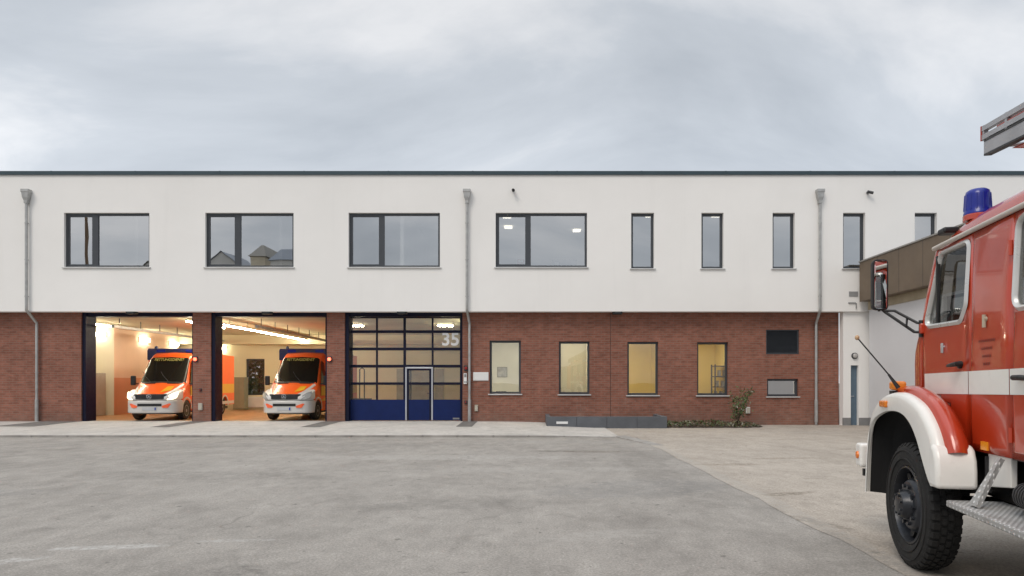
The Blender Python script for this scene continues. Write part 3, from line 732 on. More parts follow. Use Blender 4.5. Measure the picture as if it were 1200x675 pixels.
# things in the rooms
t = thing('shelf_rack', 'dark open shelf rack in the yellow room behind the last tall window', 'shelf', (ax(848, 26), 26.3, .15))
xa, xb = ax(838, 26), ax(856, 26); q = MB()
for xx in (xa, xb):
    for yy in (26.0, 26.5): q.box(xx - .025, xx + .025, yy - .025, yy + .025, .15, az_(427, 26))
q.build('post', M['dark'], t); q = MB(); z = .5
while z < az_(427, 26): q.box(xa, xb, 25.98, 26.52, z, z + .04); z += .42
q.build('shelf', M['dark'], t); q = MB()
for k in range(9): q.box(xa + .06 + .07 * k, xa + .12 + .07 * k, 26.1, 26.4, .94 + .42 * (k % 3), 1.2 + .42 * (k % 3))
q.build('folder', M['grey'], t)
t = thing('wall_picture', 'pale framed picture on the wall of the grey office', 'picture', (ax(588, 27.5), 27.58, 2))
MB().box(ax(582.5, 27.5), ax(594.5, 27.5), 27.55, 27.595, az_(442, 27.5), az_(430, 27.5)).build('frame', M['grey'], t)
MB().box(ax(583.3, 27.5), ax(593.7, 27.5), 27.54, 27.549, az_(441.2, 27.5), az_(430.8, 27.5)).build('print', mat('picture_grey', (.33, .34, .36), .6, var=.5, vs=4), t)
def chair(x, y, z, rz, label):
    t = thing('office_chair', label, 'chair', (x, y, z), rz, local=True)
    MB().box(-.24, .24, -.24, .24, .42, .50).build('seat', M['dark'], t, bevel=.03)
    MB().box(-.22, .22, .22, .28, .56, 1.05).build('backrest', M['dark'], t, bevel=.03)
    MB().tube([(0, 0, .08), (0, 0, .42)], .03).tube([(0, .2, .45), (0, .26, .7)], .02).build('column', M['black'], t)
    q = MB()
    for k in range(5): a_ = k * 2 * math.pi / 5; q.tube([(0, 0, .10), (.28 * math.cos(a_), .28 * math.sin(a_), .05)], .022, 6)
    q.build('foot', M['black'], t)
chair(ax(589, 26), 26, .15, R(170), 'dark office chair behind the window next to the white sign')
t = thing('desk', 'pale desk under the second yellow lit window', 'desk', (ax(757, 25.2), 25.2, .15))
MB().box(ax(742, 25.2), ax(772, 25.2), 24.9, 25.6, .86, .89).build('desktop', mat('desk_pale', (.6, .58, .5), .5), t)
q = MB()
for xx in (ax(744, 25.2), ax(770, 25.2)):
    for yy in (24.95, 25.55): q.box(xx - .02, xx + .02, yy - .02, yy + .02, .15, .858)
q.build('leg', M['grey'], t)
t = thing('desk_lamp', 'small dark lamp lying low over the pale desk', 'lamp', (ax(752, 25.2), 25.2, .89))
bx_ = ax(757, 25.2)
MB().lathe([(.09, .891), (.09, .91), (.02, .92)], (bx_, 25.2, 0)).build('base', M['dark'], t)
MB().tube([(bx_, 25.2, .91), (bx_ - .05, 25.2, 1.04), (bx_ - .25, 25.2, 1.09)], .012, 6).build('arm', M['dark'], t)
MB().lathe([(.03, 1.12), (.08, 1.06)], (bx_ - .28, 25.2, 0)).build('shade', M['dark'], t)
q = MB().box(ax(647, YW + .5), ax(676, YW + .5), YW + .5, YW + .8, UZ0 + .10, UZ0 + .36); q.m = 1
q.box(ax(650, YW + .5), ax(655, YW + .5), YW + .49, YW + .499, UZ0 + .17, UZ0 + .27)
tag(q.build('storage_box', [mat('box_blue', (.04, .09, .17), .5), M['white']], loc=(ax(660, YW), YW + .6, UZ0 + .1), bevel=.01), 'dark blue storage box behind the widest pane beside the middle downpipe', 'box')
q = MB().box(ax(606, YW + .5), ax(614.5, YW + .5), YW + .5, YW + .6, UZ0 + .10, UZ0 + .38); q.m = 1
q.box(ax(607.5, YW + .5), ax(613, YW + .5), YW + .49, YW + .499, UZ0 + .27, UZ0 + .33)
tag(q.build('folder', [mat('folder_red', (.45, .06, .07), .5), M['white']], loc=(ax(610, YW), YW + .55, UZ0 + .1), bevel=.008), 'red folder standing behind the narrow pane beside a blue box', 'folder')
MB().box(-1.35, 1.95, YW + .46, YW + .85, UZ0 + .05, UZ0 + .098).build('window_board', M['white'], st)

# ------------------------------------------------------------------ small things on the facade
def camera_thing(px, py, label, turn):
    x, z = at(px, py, YW); t = thing('security_camera', label, 'camera', (x, YW, z), 0, 'security cameras on the white wall', local=True)
    MB().lathe([(.05, -.02), (.05, 0)], axis='y', n=16).tube([(0, 0, 0), (0, -.12, -.01)], .02, 8).build('bracket', M['grey'], t)
    d = Vector((math.sin(turn), -math.cos(turn), -.35)).normalized(); p = Vector((0, -.13, -.01))
    MB().tube([p - d * .07, p + d * .13], .05, 14).build('body', M['dark'], t, smooth=40)
    MB().tube([p + d * .131, p + d * .139], .035, 14).build('lens', M['black'], t)
camera_thing(601.5, 223.5, 'small dark camera on the white wall above the fourth wide window', .1)
camera_thing(1016.5, 226, 'small dark camera on the white wall above the annex roof', 1.2)
def warn(px, py, Y, on, label):
    x, z = at(px, py, Y); t = thing('signal_lamp', label, 'signal lamp', (x, YB, z), 0, 'red signal lamps beside the garage doors', local=True)
    MB().box(-.075, .075, -.06, 0, -.10, .10).build('housing', M['dark'], t, bevel=.01)
    MB().lathe([(.06, -.061), (.06, -.085), (.045, -.11), (0, -.122)], axis='y', n=18).build('lens', M['red_on'] if on else M['red_off'], t, smooth=40)
warn(229.6, 421, YB, True, 'lit red signal lamp on the brick pier between the open bays')
warn(386.5, 421, YB, True, 'lit red signal lamp on the brick pier beside the closed door')
warn(546.3, 431.5, YB, False, 'unlit red signal lamp between the closed door and the downpipe')
for px, lab in ((152, 'dark motion sensor under the white storey above the first open bay'), (311.5, 'dark motion sensor under the white storey above the second open bay'), (470.5, 'dark motion sensor under the white storey above the closed door'), (724, 'dark motion sensor under the white storey above the brick joint')):
    x = ax(px, YW); t = thing('motion_sensor', lab, 'sensor', (x, YW + .12, ZS + .02), 0, 'motion sensors under the white storey', local=True)
    MB().box(-.17, .17, -.10, .12, -.11, .0).build('housing', M['black'], t, bevel=.02)
    MB().box(-.10, .10, -.112, -.101, -.08, -.03).build('lens', M['dark'], t)
def plate(name, px0, px1, py0, py1, m, dpt, label, cat, extra=None):
    x0, x1, z0, z1 = ax(px0, YB), ax(px1, YB), az_(py1, YB), az_(py0, YB)
    t = thing(name, label, cat, ((x0 + x1) / 2, YB, (z0 + z1) / 2))
    MB().box(x0, x1, YB - dpt, YB - .001, z0, z1).build('panel' if name == 'sign' else 'housing', m, t, bevel=.008)
    if extra: extra(t, x0, x1, z0, z1)
def rim(t, x0, x1, z0, z1):
    MB().box(x0 + .03, x1 - .03, YB - .035, YB - .031, z0 + .03, z1 - .03).build('face', mat('sign_face', (.72, .72, .70), .35, var=.03), t)
plate('sign', 554.5, 572.5, 436.2, 446, M['white'], .03, 'white rectangular sign on the brick between downpipe and window', 'sign', rim)
def keys(t, x0, x1, z0, z1):
    q = MB(); q.box(x0 + .02, x1 - .02, YB - .058, YB - .051, z1 - .14, z1 - .03)
    for k in range(3): q.box(x0 + .025 + .05 * k, x0 + .06 + .05 * k, YB - .058, YB - .051, z0 + .05, z0 + .10)
    q.build('key_panel', M['grey'], t)
plate('intercom', 543.4, 547.2, 437.5, 450, M['white'], .05, 'small white intercom between the closed door and the downpipe', 'intercom', keys)
def cover(t, x0, x1, z0, z1): MB().box(x0 + .015, x1 - .015, YB - .07, YB - .061, z0 + .015, z1 - .015).build('cover', mat('socket_cover', (.45, .42, .35), .5), t)
plate('socket_box', 556.3, 560.2, 474.5, 482, mat('socket_beige', (.40, .36, .28), .5), .06, 'beige socket box low on the brick beside the downpipe', 'socket', cover)
plate('socket_box', 873.8, 878.5, 477, 484.5, M['white'], .06, 'white socket box on the brick behind the shrub', 'socket', cover)
plate('socket_box', 233, 237.8, 472.5, 480.5, mat('socket_pale', (.5, .46, .40), .5), .06, 'pale socket box low on the pier between the open bays', 'socket', cover)
def knob(t, x0, x1, z0, z1): MB().lathe([(.03, -.075), (.03, -.061)], ((x0 + x1) / 2, YB, (z0 + z1) / 2), 'y', 12).build('knob', M['red_off'], t)
plate('key_switch', 233.8, 236.5, 455.2, 458.6, M['dark'], .05, 'small dark switch above the pale socket on the pier', 'switch', knob)
plate('key_switch', 544.2, 547.5, 469.5, 473, M['dark'], .05, 'small dark switch low between closed door and downpipe', 'switch', knob)
plate('key_switch', 984.2, 988.8, 453, 457.5, M['dark'], .05, 'small dark switch on the last strip of brick before the white wall', 'switch', knob)
plate('fixing_plate', 986, 989, 390, 393.5, M['white'], .03, 'tiny white plate high on the last strip of brick', 'plate', lambda t, x0, x1, z0, z1: MB().box(x0 + .02, x1 - .02, YB - .036, YB - .031, z0 + .02, z1 - .02).build('cap', M['grey'], t))
x, z = at(1001.2, 417, YW + .12)
t = thing('wall_lamp', 'round grey bulkhead lamp above the narrow service door', 'wall lamp', (x, YW + .12, z), local=True)
MB().lathe([(.11, 0), (.11, -.05), (.10, -.06)], axis='y', n=24).build('housing', M['dark'], t, smooth=40)
MB().lathe([(.085, -.06), (.08, -.09), (.05, -.115), (0, -.12)], axis='y', n=24).build('diffuser', mat('opal_glass', (.42, .40, .38), .3), t, smooth=40)
x, z = at(1000, 344.5, YW); q = MB()
for k in range(4): q.box(x - .15, x + .15, YW - .03, YW - .002, z - .075 + .04 * k, z - .05 + .04 * k)
q.box(x - .16, x + .16, YW - .012, YW - .001, z - .09, z + .09)
tag(q.build('air_vent', mat('vent_grey', (.36, .36, .36), .5), loc=(x, YW, z)), 'small grey slatted vent on the white wall beside the annex', 'vent')
x, z = at(999, 355, YW)
tag(MB().tube([(x - .14, YW - .03, z), (x + .10, YW - .03, z), (x + .12, YW - .03, z - .03), (x + .12, YW - .03, z - .2)], .018, 8).tube([(x - .14, YW - .03, z), (x - .14, YW, z)], .018, 8).build('bent_pipe', M['grey'], loc=(x, YW, z)), 'short bent grey pipe below the small vent on the white wall', 'pipe')

# ------------------------------------------------------------------ planter wall, bed, shrub
YP = 21.8; px0, px1, pz1 = ax(640.5, YP), ax(782, YP), az_(488.3, YP)
t = thing('planter_wall', 'long low grey concrete block wall in front of the brick', 'planter', (px0, YP, 0))
n = 4; w = (px1 - px0) / n
for k in range(n): MB().box(px0 + w * k + .004, px0 + w * (k + 1) - .004, YP, YP + .14, 0, pz1).build('slab', M['granite'], t, bevel=.008)
MB().box(px0, px0 + .14, YP + .145, YB - .003, 0, pz1).box(px1 - .14, px1, YP + .145, YB - .003, 0, pz1).build('return_slab', M['granite'], t, bevel=.008)
MB().box(px0 + .145, px1 - .145, YP + .145, YB - .005, .02, pz1 - .12).build('soil', M['soil'], t)
cxa, cxb = ax(652, YP), ax(665.5, YP)
MB().box(cxa, cxb, YP - .022, YP - .001, az_(496.8, YP), az_(494, YP)).build('light_strip', M['white'], t, bevel=.004)
bxa, bxb = px1 + .02, ax(893, 22.6)
gx = [bxa + (bxb - bxa) * i / 24 for i in range(25)]
mb = MB(); fr = [(x, 21.95 + .08 * math.sin(i * 1.9) + .45 * max(0, (i - 17) / 7) ** 2) for i, x in enumerate(gx)]
mb.add([(x, y, .008) for x, y in fr] + [(x, (y + YB) / 2, .07) for x, y in fr] + [(x, YB - .01, .05) for x, _ in fr], [(k + o, k + 1 + o, k + 26 + o, k + 25 + o) for o in (0, 25) for k in range(24)])
tag(mb.build('planting_bed', M['soil'], smooth=60), kind='structure')
def leaf(mb, p, s, d=None):
    d = d or Vector((random.gauss(0, 1), random.gauss(0, 1), random.gauss(.4, 1))).normalized(); u = d.orthogonal().normalized()
    u = (u * math.cos(a := random.uniform(0, 6.28)) + d.cross(u) * math.sin(a)); v = d.cross(u)
    mb.add([p - u * s, p - v * s * .45 + d * s * .1, p + u * s, p + v * s * .45 + d * s * .1], [(0, 1, 2, 3)])
mb = MB()
for k in range(1900):
    i = random.random(); x = bxa + .05 + (bxb - bxa - .15) * i; yf_ = 21.97 + .45 * max(0, (i * 24 - 17) / 7) ** 2; y = random.uniform(yf_, YB - .08)
    h = (.07 + .13 * (.5 + .5 * math.sin(x * 5) * math.cos(y * 4 + x))) * (1 - .6 * max(0, i - .75) / .25)
    mb.m = random.choices((0, 1, 2), (3, 5, 3))[0]
    leaf(mb, Vector((x, y, .03 + h * random.random() ** .6)), random.uniform(.028, .062))
tag(mb.build('ground_cover', [M['leaf'], M['leaf2'], M['leaf3']], weld=False), kind='stuff')
sx, sy = ax(863, 22.6), 22.6
t = thing('shrub', 'young leafy shrub with pale stems standing in the planting bed', 'shrub', (sx, sy, .04))
q = MB(); lf_ = MB()
for k in range(11):
    a_ = random.uniform(0, 6.28); sp_ = random.uniform(.05, .42); hh = random.uniform(.75, 1.42)
    lean = Vector((math.cos(a_) * sp_ + .12, math.sin(a_) * sp_ * .7, hh)); mid = lean * .55 + Vector((0, 0, .08))
    pts = [Vector((sx, sy, .02)), Vector((sx, sy, .02)) + mid, Vector((sx, sy, .02)) + lean]
    q.tube(pts, [.012, .008, .003], 5)
    for j in range(42):
        u = random.uniform(.25, 1.02); p = pts[0].lerp(pts[1], u / .55) if u < .55 else pts[1].lerp(pts[2], (u - .55) / .45)
        lf_.m = random.choices((0, 1), (5, 1))[0]
        leaf(lf_, p + Vector((random.gauss(0, .08), random.gauss(0, .07), random.gauss(0, .06))), random.uniform(.032, .062))
q.build('stem', M['stem'], t); lf_.build('foliage', [M['leaf'], M['leaf3']], t, weld=False)
# greenery seen through the back window of the hall
t = thing('hedge', 'green hedge seen outside the back window of the hall', 'hedge', (-15, 37.2, 0)); lf_ = MB()
for k in range(5200): lf_.m = random.choices((0, 1), (9, 1))[0]; leaf(lf_, Vector((random.uniform(-17.5, -13), random.gauss(37.6, .35), random.uniform(0, 3.8))), random.uniform(.10, .19))
lf_.build('foliage', [mat('hedge_leaf', (.15, .20, .085), .6, var=.4, vs=4), M['leaf3']], t, weld=False)
q = MB()
for k in range(8): q.tube([(-18 + .8 * k, 37.4, -.01), (-18 + .8 * k + .1, 37.4, 3)], [.05, .01], 6)
q.build('stem', M['stem'], t)

# ------------------------------------------------------------------ annex on the far side of the yard
AX = 12.06; FX = ax(1008, 22.9)
t = thing('garage_annex', 'low flat roofed annex with a deep brown fascia behind the fire engine', 'building', (AX, 15, 0))
zf0, zf1 = az_(353.5, 22.9), az_(307.5, 22.9)
hw = (16.3, 18.9, 3.05, 4.05)
mb = MB()
wl_ = MB().wall(-2, 22.99, 0, zf0 - .28, 0, .3, [hw])            # in (y, z), turned to face the yard
mb.add([(AX + p[1], p[0], p[2]) for p in wl_.v], [f[::-1] for f in wl_.f]).build('wall', mat('annex_render', (.66, .66, .67), .9, var=.06, vs=.5), t)
MB().box(AX - .05, AX + .3, -2, 22.98, zf0 - .28, zf0 - .002).build('concrete_band', M['tan'], t)
fm = MB().box(FX, FX + .35, -2.2, 22.95, zf0, zf1).build('fascia', M['fascia'], t, bevel=.01)
q = MB(); y = -2.0
while y < 22.9: q.box(FX - .003, FX - .0008, y, y + .012, zf0 + .01, zf1 - .01); y += 1.25
q.build('joint', M['dark'], fm)
MB().box(FX - .03, FX + .40, -2.23, 22.97, zf1 + .001, zf1 + .045).build('roof_edge', mat('grey_flashing', (.30, .29, .27), .5), t)
MB().box(FX + .36, 22, -2.2, 22.95, zf1 - .3, zf1 - .1).build('roof', M['grey'], t)
MB().box(AX + .31, 22, -2, -1.7, 0, zf0).build('wall', mat('annex_render2', (.66, .66, .67), .9, var=.06, vs=.5), t)
wf = MB().box(AX + .12, AX + .18, hw[0], hw[1], hw[2], hw[2] + .08).box(AX + .12, AX + .18, hw[0], hw[1], hw[3] - .08, hw[3])
for yy in (hw[0], (hw[0] + hw[1]) / 2 - .04, hw[1] - .08): wf.box(AX + .121, AX + .179, yy, yy + .08, hw[2] + .08, hw[3] - .08)
wf = wf.build('window', M['frame'], t)
MB().add([(AX + .15, hw[0], hw[2]), (AX + .15, hw[1], hw[2]), (AX + .15, hw[1], hw[3]), (AX + .15, hw[0], hw[3])], [(0, 1, 2, 3)]).build('pane', M['glass_dark'], wf)
MB().box(AX + .5, AX + .55, hw[0] - .5, hw[1] + .5, hw[2] - .5, hw[3] + .3).build('dark_room_wall', M['dark'], t)
MB().box(AX - .015, AX - .001, -2, 22.98, 0, .30).build('plinth', M['grey'], t)

# ------------------------------------------------------------------ ambulances (x forward from the front bumper, y to the vehicle's left)
def paint(name, col, rough=.28, wave=.0, coat=.3):
    m, t, b = nt(name); P(b, rough=rough, coat=coat, coatr=.06)
    f = mrange(t, noise(t, 2.2, 4), .3, .7, 0, 1)
    c = mixc(t, f, tuple(x * .92 for x in col), col)
    g = mrange(t, noise(t, 9, 5, .7), .55, .8, 0, .16)           # thin road dust
    c = mixc(t, g, c, (.30, .26, .22)); t.links.new(c, b.inputs['Base Color'])
    if wave: bump(t, b, noise(t, 1.7, 2, .4, None, 0, (1, 1, 1.6)), wave, .1)
    return m
A_OR = paint('luminous_orange', (.90, .115, .010)); A_YE = paint('reflective_yellow', (.75, .42, .02)); A_WH = paint('van_white', (.60, .58, .55))
A_BL = paint('roof_blue', (.012, .016, .085)); TYRE = mat('tyre_rubber', (.014, .0135, .013), .85, var=.3, vs=12, bmp=.15, bs=60)
RIM = mat('steel_rim', (.30, .30, .31), .4, .6); REFL = mat('headlight_glass', (.40, .39, .36), .15, .3)
HL_ON = emit('headlight_lit', (1, .86, .62), 1.7); PLATE = mat('plate_white', (.52, .53, .55), .4); PBLUE = mat('plate_blue', (.02, .06, .35), .4)
ORF = mat('reflector_orange', (.85, .12, .03), .3); CHR = mat('chrome', (.65, .65, .66), .2, .9)
T_YE = mat('text_yellow', (.52, .45, .12), .5)

def ambulance(loc, rz, lit, label):
    t = thing('ambulance', label, 'ambulance', loc, rz, 'ambulances parked in the open bays', local=True)
    H = .97
    def arch(cx, r=.41, n=10): return [(cx + r * math.cos(math.pi * k / n), .42 + r * math.sin(math.pi * k / n)) for k in range(n + 1)]
    FW, RW = -1.0, -4.75
    low = [(-.57, .98), (-.57, .38)] + [(FW + .41, .38)] + arch(FW)[1:-1] + [(FW - .41, .40), (-2.3, .40), (-2.3, .98)]
    # lower body and wings in one skin: white front wings, orange flanks
    MB().prism(low, -H, H).build('lower_body', A_OR, t, bevel=.02, smooth=40)
    # wing and headlight surround, white
    def hw(x): return H + .004 - .34 * max(0, 1 + x / .55) ** 2.2 if x > -.55 else H + .004
    b = MB(); secs = []
    for x, z0, z1 in ((.0, .86, .96), (-.10, .84, 1.04), (-.25, .84, 1.10), (-.42, .84, 1.17), (-.62, .90, 1.24)):
        w = hw(x); secs.append([(x, -w, z0), (x, -w, z1 - .05), (x, -w + .06, z1), (x, w - .06, z1), (x, w, z1 - .05), (x, w, z0), (x, -w, z0)])
    b.loft(secs).build('front_wing', A_WH, t, smooth=45)
    ps = [(-.62, -H - .012), (-.45, -H - .005), (-.22, -.90), (-.06, -.74), (.02, -.42), (.04, 0)]
    ps = ps + [(x, -y) for x, y in ps[-2::-1]]
    MB().prism(ps, .36, .835, 'xy').build('bumper', A_WH, t, bevel=.045, seg=3, smooth=50)
    MB().prism([(-.05, -.44), (.026, -.44), (.038, -.2), (.047, 0), (.038, .2), (.026, .44), (-.05, .44)], .615, .715, 'xy').build('lower_grille', M['black'], t)
    for s in (-1, 1):
        MB().add([(.026, s * .47, .56), (-.010, s * .66, .56), (-.055, s * .76, .70), (-.030, s * .70, .72), (.030, s * .45, .63)], [(0, 1, 2, 3, 4)]).build('reflector', ORF, t, solid=.02)
    MB().box(.030, .052, -.26, .26, .47, .58).build('number_plate', PLATE, t)
    q = [c for c in t.children][-1]
    MB().box(.0525, .0535, .20, .25, .475, .575).build('plate_band', PBLUE, q)
    # grille with the ringed three-pointed star
    g = MB().prism([(-.09, -.62), (.02, -.50), (.045, 0), (.02, .50), (-.09, .62)], .875, 1.065, 'xy')
    g = g.build('grille', M['black'], t, bevel=.02)
    q = MB()
    for zz in (.92, .97, 1.02): q.tube([(.01, -.50, zz), (.047, -.2, zz), (.05, 0, zz), (.047, .2, zz), (.01, .5, zz)], .006, 6)
    q.build('grille_bar', M['dark'], g)
    q = MB(); n = 28; q.tube([(.06, .085 * math.cos(2 * math.pi * k / n), .97 + .085 * math.sin(2 * math.pi * k / n)) for k in range(n + 1)], .009, 6)
    for k in range(3): a = R(90 + 120 * k); q.tube([(.062, 0, .97), (.06, .083 * math.cos(a), .97 + .083 * math.sin(a))], [.016, .004], 6)
    q.build('emblem', CHR, g)
    for s in (-1, 1):
        pts = [(.0, .62, .85), (-.10, .80, .87), (-.20, .905, .93), (-.30, .94, 1.10), (-.36, .93, 1.17), (-.20, .80, 1.12), (-.08, .66, 1.02)]
        MB().add([(x + .012, s * (y + .012), z) for x, y, z in pts], [tuple(range(7)) if s > 0 else tuple(range(6, -1, -1))]).build('headlight', HL_ON if lit else REFL, t, solid=.03)
    # bonnet and cab: loft back from the nose
    secs = []
    for x, wb, zb, wt, z, cr in ((-.06, .60, .98, .52, 1.06, .01), (-.35, .84, 1.02, .68, 1.19, .02), (-.72, .95, 1.10, .80, 1.36, .03), (-1.02, .965, 1.30, .84, 1.47, .03), (-1.10, .965, 1.36, .855, 1.53, .03),
                            (-1.78, .965, 1.40, .735, 2.38, .03), (-1.98, .965, 1.40, .735, 2.52, .03), (-2.36, .965, 1.40, .78, 2.60, .03)):
        secs.append([(x, -wb, .95), (x, -wb, zb), (x, -wt - .03, z - .06), (x, -wt + .05, z), (x, 0, z + cr), (x, wt - .05, z), (x, wt + .03, z - .06), (x, wb, zb), (x, wb, .95)])
    # 0 orange 1 white 2 windscreen 3 black
    def mm(i, k):
        if i == 4: return 2 if k in (2, 3, 4, 5) else 0
        if i in (0, 1, 2) and k in (2, 5): return 1
        if i == 3: return 3 if k in (3, 4) else 0
        return 0
    cb = MB().loft(secs, mm).build('cab', [A_OR, A_WH, mat('windscreen', (.008, .0075, .007), .12, var=0, spec=.18), M['black']], t, smooth=35)
    MB().add([(-.20, .30, 1.143), (-.66, .38, 1.358), (-.70, .60, 1.365), (-.36, .62, 1.213)], [(0, 1, 2, 3)]).build('bonnet_patch', A_YE, cb, solid=.004)
    for s in (-1, 1):
        MB().add([(-1.30, s * .972, 1.42), (-2.05, s * .972, 1.42), (-2.05, s * .83, 2.20), (-1.80, s * .815, 2.28)], [(0, 1, 2, 3)]).build('side_window', mat('cab_glass', (.015, .016, .016), .06, var=0), cb, solid=.012)
        MB().box(-1.32, -1.30, s * .973 - .005, s * .973 + .005, .5, 1.40).build('door_gap', M['black'], cb)
        MB().add([(-1.34, s * .977, .78), (-2.28, s * .977, .78), (-2.28, s * .977, 1.36), (-1.34, s * .977, 1.36)], [(0, 1, 2, 3)]).build('door_patch', A_YE, cb, solid=.003)
        w = MB().tube([(-1.28, s * .95, 1.46), (-1.24, s * 1.14, 1.46)], .02, 8).build('mirror', M['black'], t)
        MB().box(-1.30, -1.18, s * 1.19 - .09, s * 1.19 + .09, 1.40, 1.74).build('mirror_housing', M['black'], w, bevel=.03)
    q = MB()
    for s in (-1, 1): q.box(-1.06, -.95, s * .45 - .22, s * .45 + .22, 1.470, 1.500)
    q.build('cowl_vent', M['black'], cb)
    q = MB()
    for y0 in (-.45, .25): q.tube([(-1.06, y0, 1.53), (-1.22, y0 - .28, 1.735), (-1.33, y0 - .42, 1.885)], .009, 6); q.build('wiper', M['black'], cb); q = MB()
    sl = math.atan2(.85, .68)
    text_mb('RETTUNGSDIENST', .16, T_YE, 'lettering', cb, Matrix.Translation((-1.70 + .012, 0, 2.31)) @ Matrix.Rotation(-(math.pi / 2 - sl), 4, 'Y') @ Matrix.Rotation(R(90), 4, 'Z') @ Matrix.Rotation(R(90), 4, 'X') @ Matrix.Scale(.86, 4, (1, 0, 0)))
    # patient box, blue roof pod with the light bar
    bx = [(-2.33, .42), (RW + .43, .42)] + arch(RW, .43)[1:-1] + [(RW - .43, .42), (-6.0, .42), (-6.0, 2.62), (-2.33, 2.62)]
    bo = MB().prism(bx, -1.06, 1.06).build('patient_box', A_OR, t, bevel=.03, smooth=40)
    for s in (-1, 1):
        MB().box(-5.95, -2.40, s * 1.063 - .004, s * 1.063 + .004, .95, 1.35).build('side_stripe', A_YE, bo)
        MB().box(-3.9, -3.0, s * 1.063 - .004, s * 1.063 + .004, 1.62, 2.22).build('box_window', M['dark'], bo)
        MB().box(-5.95, -2.36, s * 1.062 - .003, s * 1.062 + .003, .47, .60).build('skirt', A_WH, bo)
    q = MB().box(-6.012, -6.001, -.98, -.015, .6, 2.4).box(-6.012, -6.001, .015, .98, .6, 2.4).build('rear_door', A_OR, bo)
    MB().box(-6.03, -6.013, -.10, -.05, 1.2, 1.45).build('handle', M['black'], q)
    q = MB()
    for s in (-1, 1): q.box(-6.02, -6.001, s * 1.02 - .03, s * 1.02 + .03, .9, 1.3)
    q.build('tail_light', M['red_off'], bo)
    pod = MB().prism([(-2.26, 2.68), (-2.27, 2.30), (-2.72, 2.30), (-2.72, 2.77), (-2.34, 2.77)], -1.075, 1.075).build('roof_pod', A_BL, t, bevel=.03)
    for s in (-1, 1):
        MB().lathe([(.07, 2.77), (.065, 2.84), (.03, 2.87), (0, 2.875)], (-2.45, s * .8, 0), 'z', 14).build('beacon', A_BL, pod, smooth=40)
        MB().box(-2.262, -2.24, s * .55 - .16, s * .55 + .16, 2.62, 2.72).build('front_flasher', mat('blue_lens', (.01, .02, .25), .1), pod)
    MB().box(-5.9, -.35, -.80, .80, .26, .42).build('chassis', M['black'], t)
    for wx_ in (FW, RW):
        for s in (-1, 1):
            y = s * .84
            MB().lathe([(.40, y - .11), (.405, y + .11)], (wx_, 0, .42), 'y', 24).build('wheel_arch_liner', M['black'], t)
            w = MB().lathe([(.20, y - s * .10), (.31, y - s * .11), (.335, y - s * .08), (.345, y - s * .03), (.345, y + s * .06), (.335, y + s * .105), (.30, y + s * .125), (.225, y + s * .12), (.20, y + s * .09)], (wx_, 0, .345), 'y', 28, cap=False).build('wheel', TYRE, t, smooth=40)
            MB().lathe([(.205, y + s * .088), (.215, y + s * .115), (.19, y + s * .11), (.17, y + s * .075), (.10, y + s * .085), (.06, y + s * .11), (0, y + s * .112)], (wx_, 0, .345), 'y', 28, cap=False).build('rim', RIM, w, smooth=40)
            q = MB()
            for k in range(6): a = k * math.pi / 3; q.lathe([(.022, y + s * .07), (.022, y + s * .088)], (wx_ + .14 * math.cos(a), 0, .345 + .14 * math.sin(a)), 'y', 10)
            q.build('rim_hole', M['black'], w)
            n = 14; pth = [(wx_ + .43 * math.cos(math.pi * k / n), .40 + .44 * math.sin(math.pi * k / n)) for k in range(n, -1, -1)]
            yy = s * (H if wx_ == FW else 1.06)
            MB().sweep(pth, [(yy - s * .02, -.03), (yy + s * .012, -.03), (yy + s * .012, .035), (yy - s * .02, .035)]).build('wheel_arch', A_WH, t)
    zm = ((-1, -1), (.22, .22), (.36, .29), (1.06, .985), (1.53, 1.43), (2.38, 2.38), (9, 9))
    def zf_(z):
        for (a, b), (c, d) in zip(zm, zm[1:]):
            if a <= z <= c: return b + (d - b) * (z - a) / (c - a)
    for o in t.children_recursive:
        nm = o.name.split('.')[0]
        if o.type != 'MESH' or nm in ('patient_box', 'roof_pod', 'side_stripe', 'box_window', 'skirt', 'rear_door', 'handle', 'tail_light', 'beacon', 'front_flasher'): continue
        round_ = nm in ('wheel', 'rim', 'rim_hole', 'wheel_arch', 'wheel_arch_liner')
        for v in o.data.vertices:
            if v.co.x > -2.2 or nm in ('cab',): v.co.y *= .94 if v.co.x > -2.2 else 1
            if not round_: v.co.z = zf_(v.co.z)
    return t
ambulance((ax(176.5, 23.7), 23.64, FL), R(-90 + 7), True, 'orange and white ambulance with lit headlights in the first open bay')
ambulance((ax(334, 23.7), 23.64, FL), R(-90), False, 'orange and white ambulance with headlights off beneath the long strip light')

# ------------------------------------------------------------------ fire engine (x forward from the front axle, y = 0 at the near tyre face, minus = away)
AL = math.atan2(157, 760)
T = thing('fire_engine', 'red short bonnet fire engine with white stripe and blue beacon', 'fire engine', (3.15, 5.38, 0), math.pi / 2 - AL, local=True)
def fire_red():
    m, t, b = nt('fire_red'); P(b, rough=.25, coat=.75, coatr=.03)
    f = mrange(t, noise(t, 1.5, 4), .3, .7, 0, 1)
    c = mixc(t, f, (.42, .034, .009), (.49, .046, .012))
    c = mixc(t, mrange(t, noise(t, 14, 5, .7), .58, .8, 0, .10), c, (.34, .14, .09))
    t.links.new(c, b.inputs['Base Color'])
    bump(t, b, noise(t, 1.9, 1.5, .4, None, .3, (1, 1, 1.5)), .22, .12)
    return m
F_RED = fire_red(); F_WH = paint('engine_white', (.86, .84, .79), .35, .1, .3)
SEAL = mat('window_seal', (.62, .62, .60), .3, .35); RUB = mat('rubber_black', (.015, .015, .016), .6, var=.2)
YC, YR = -.25, -2.05
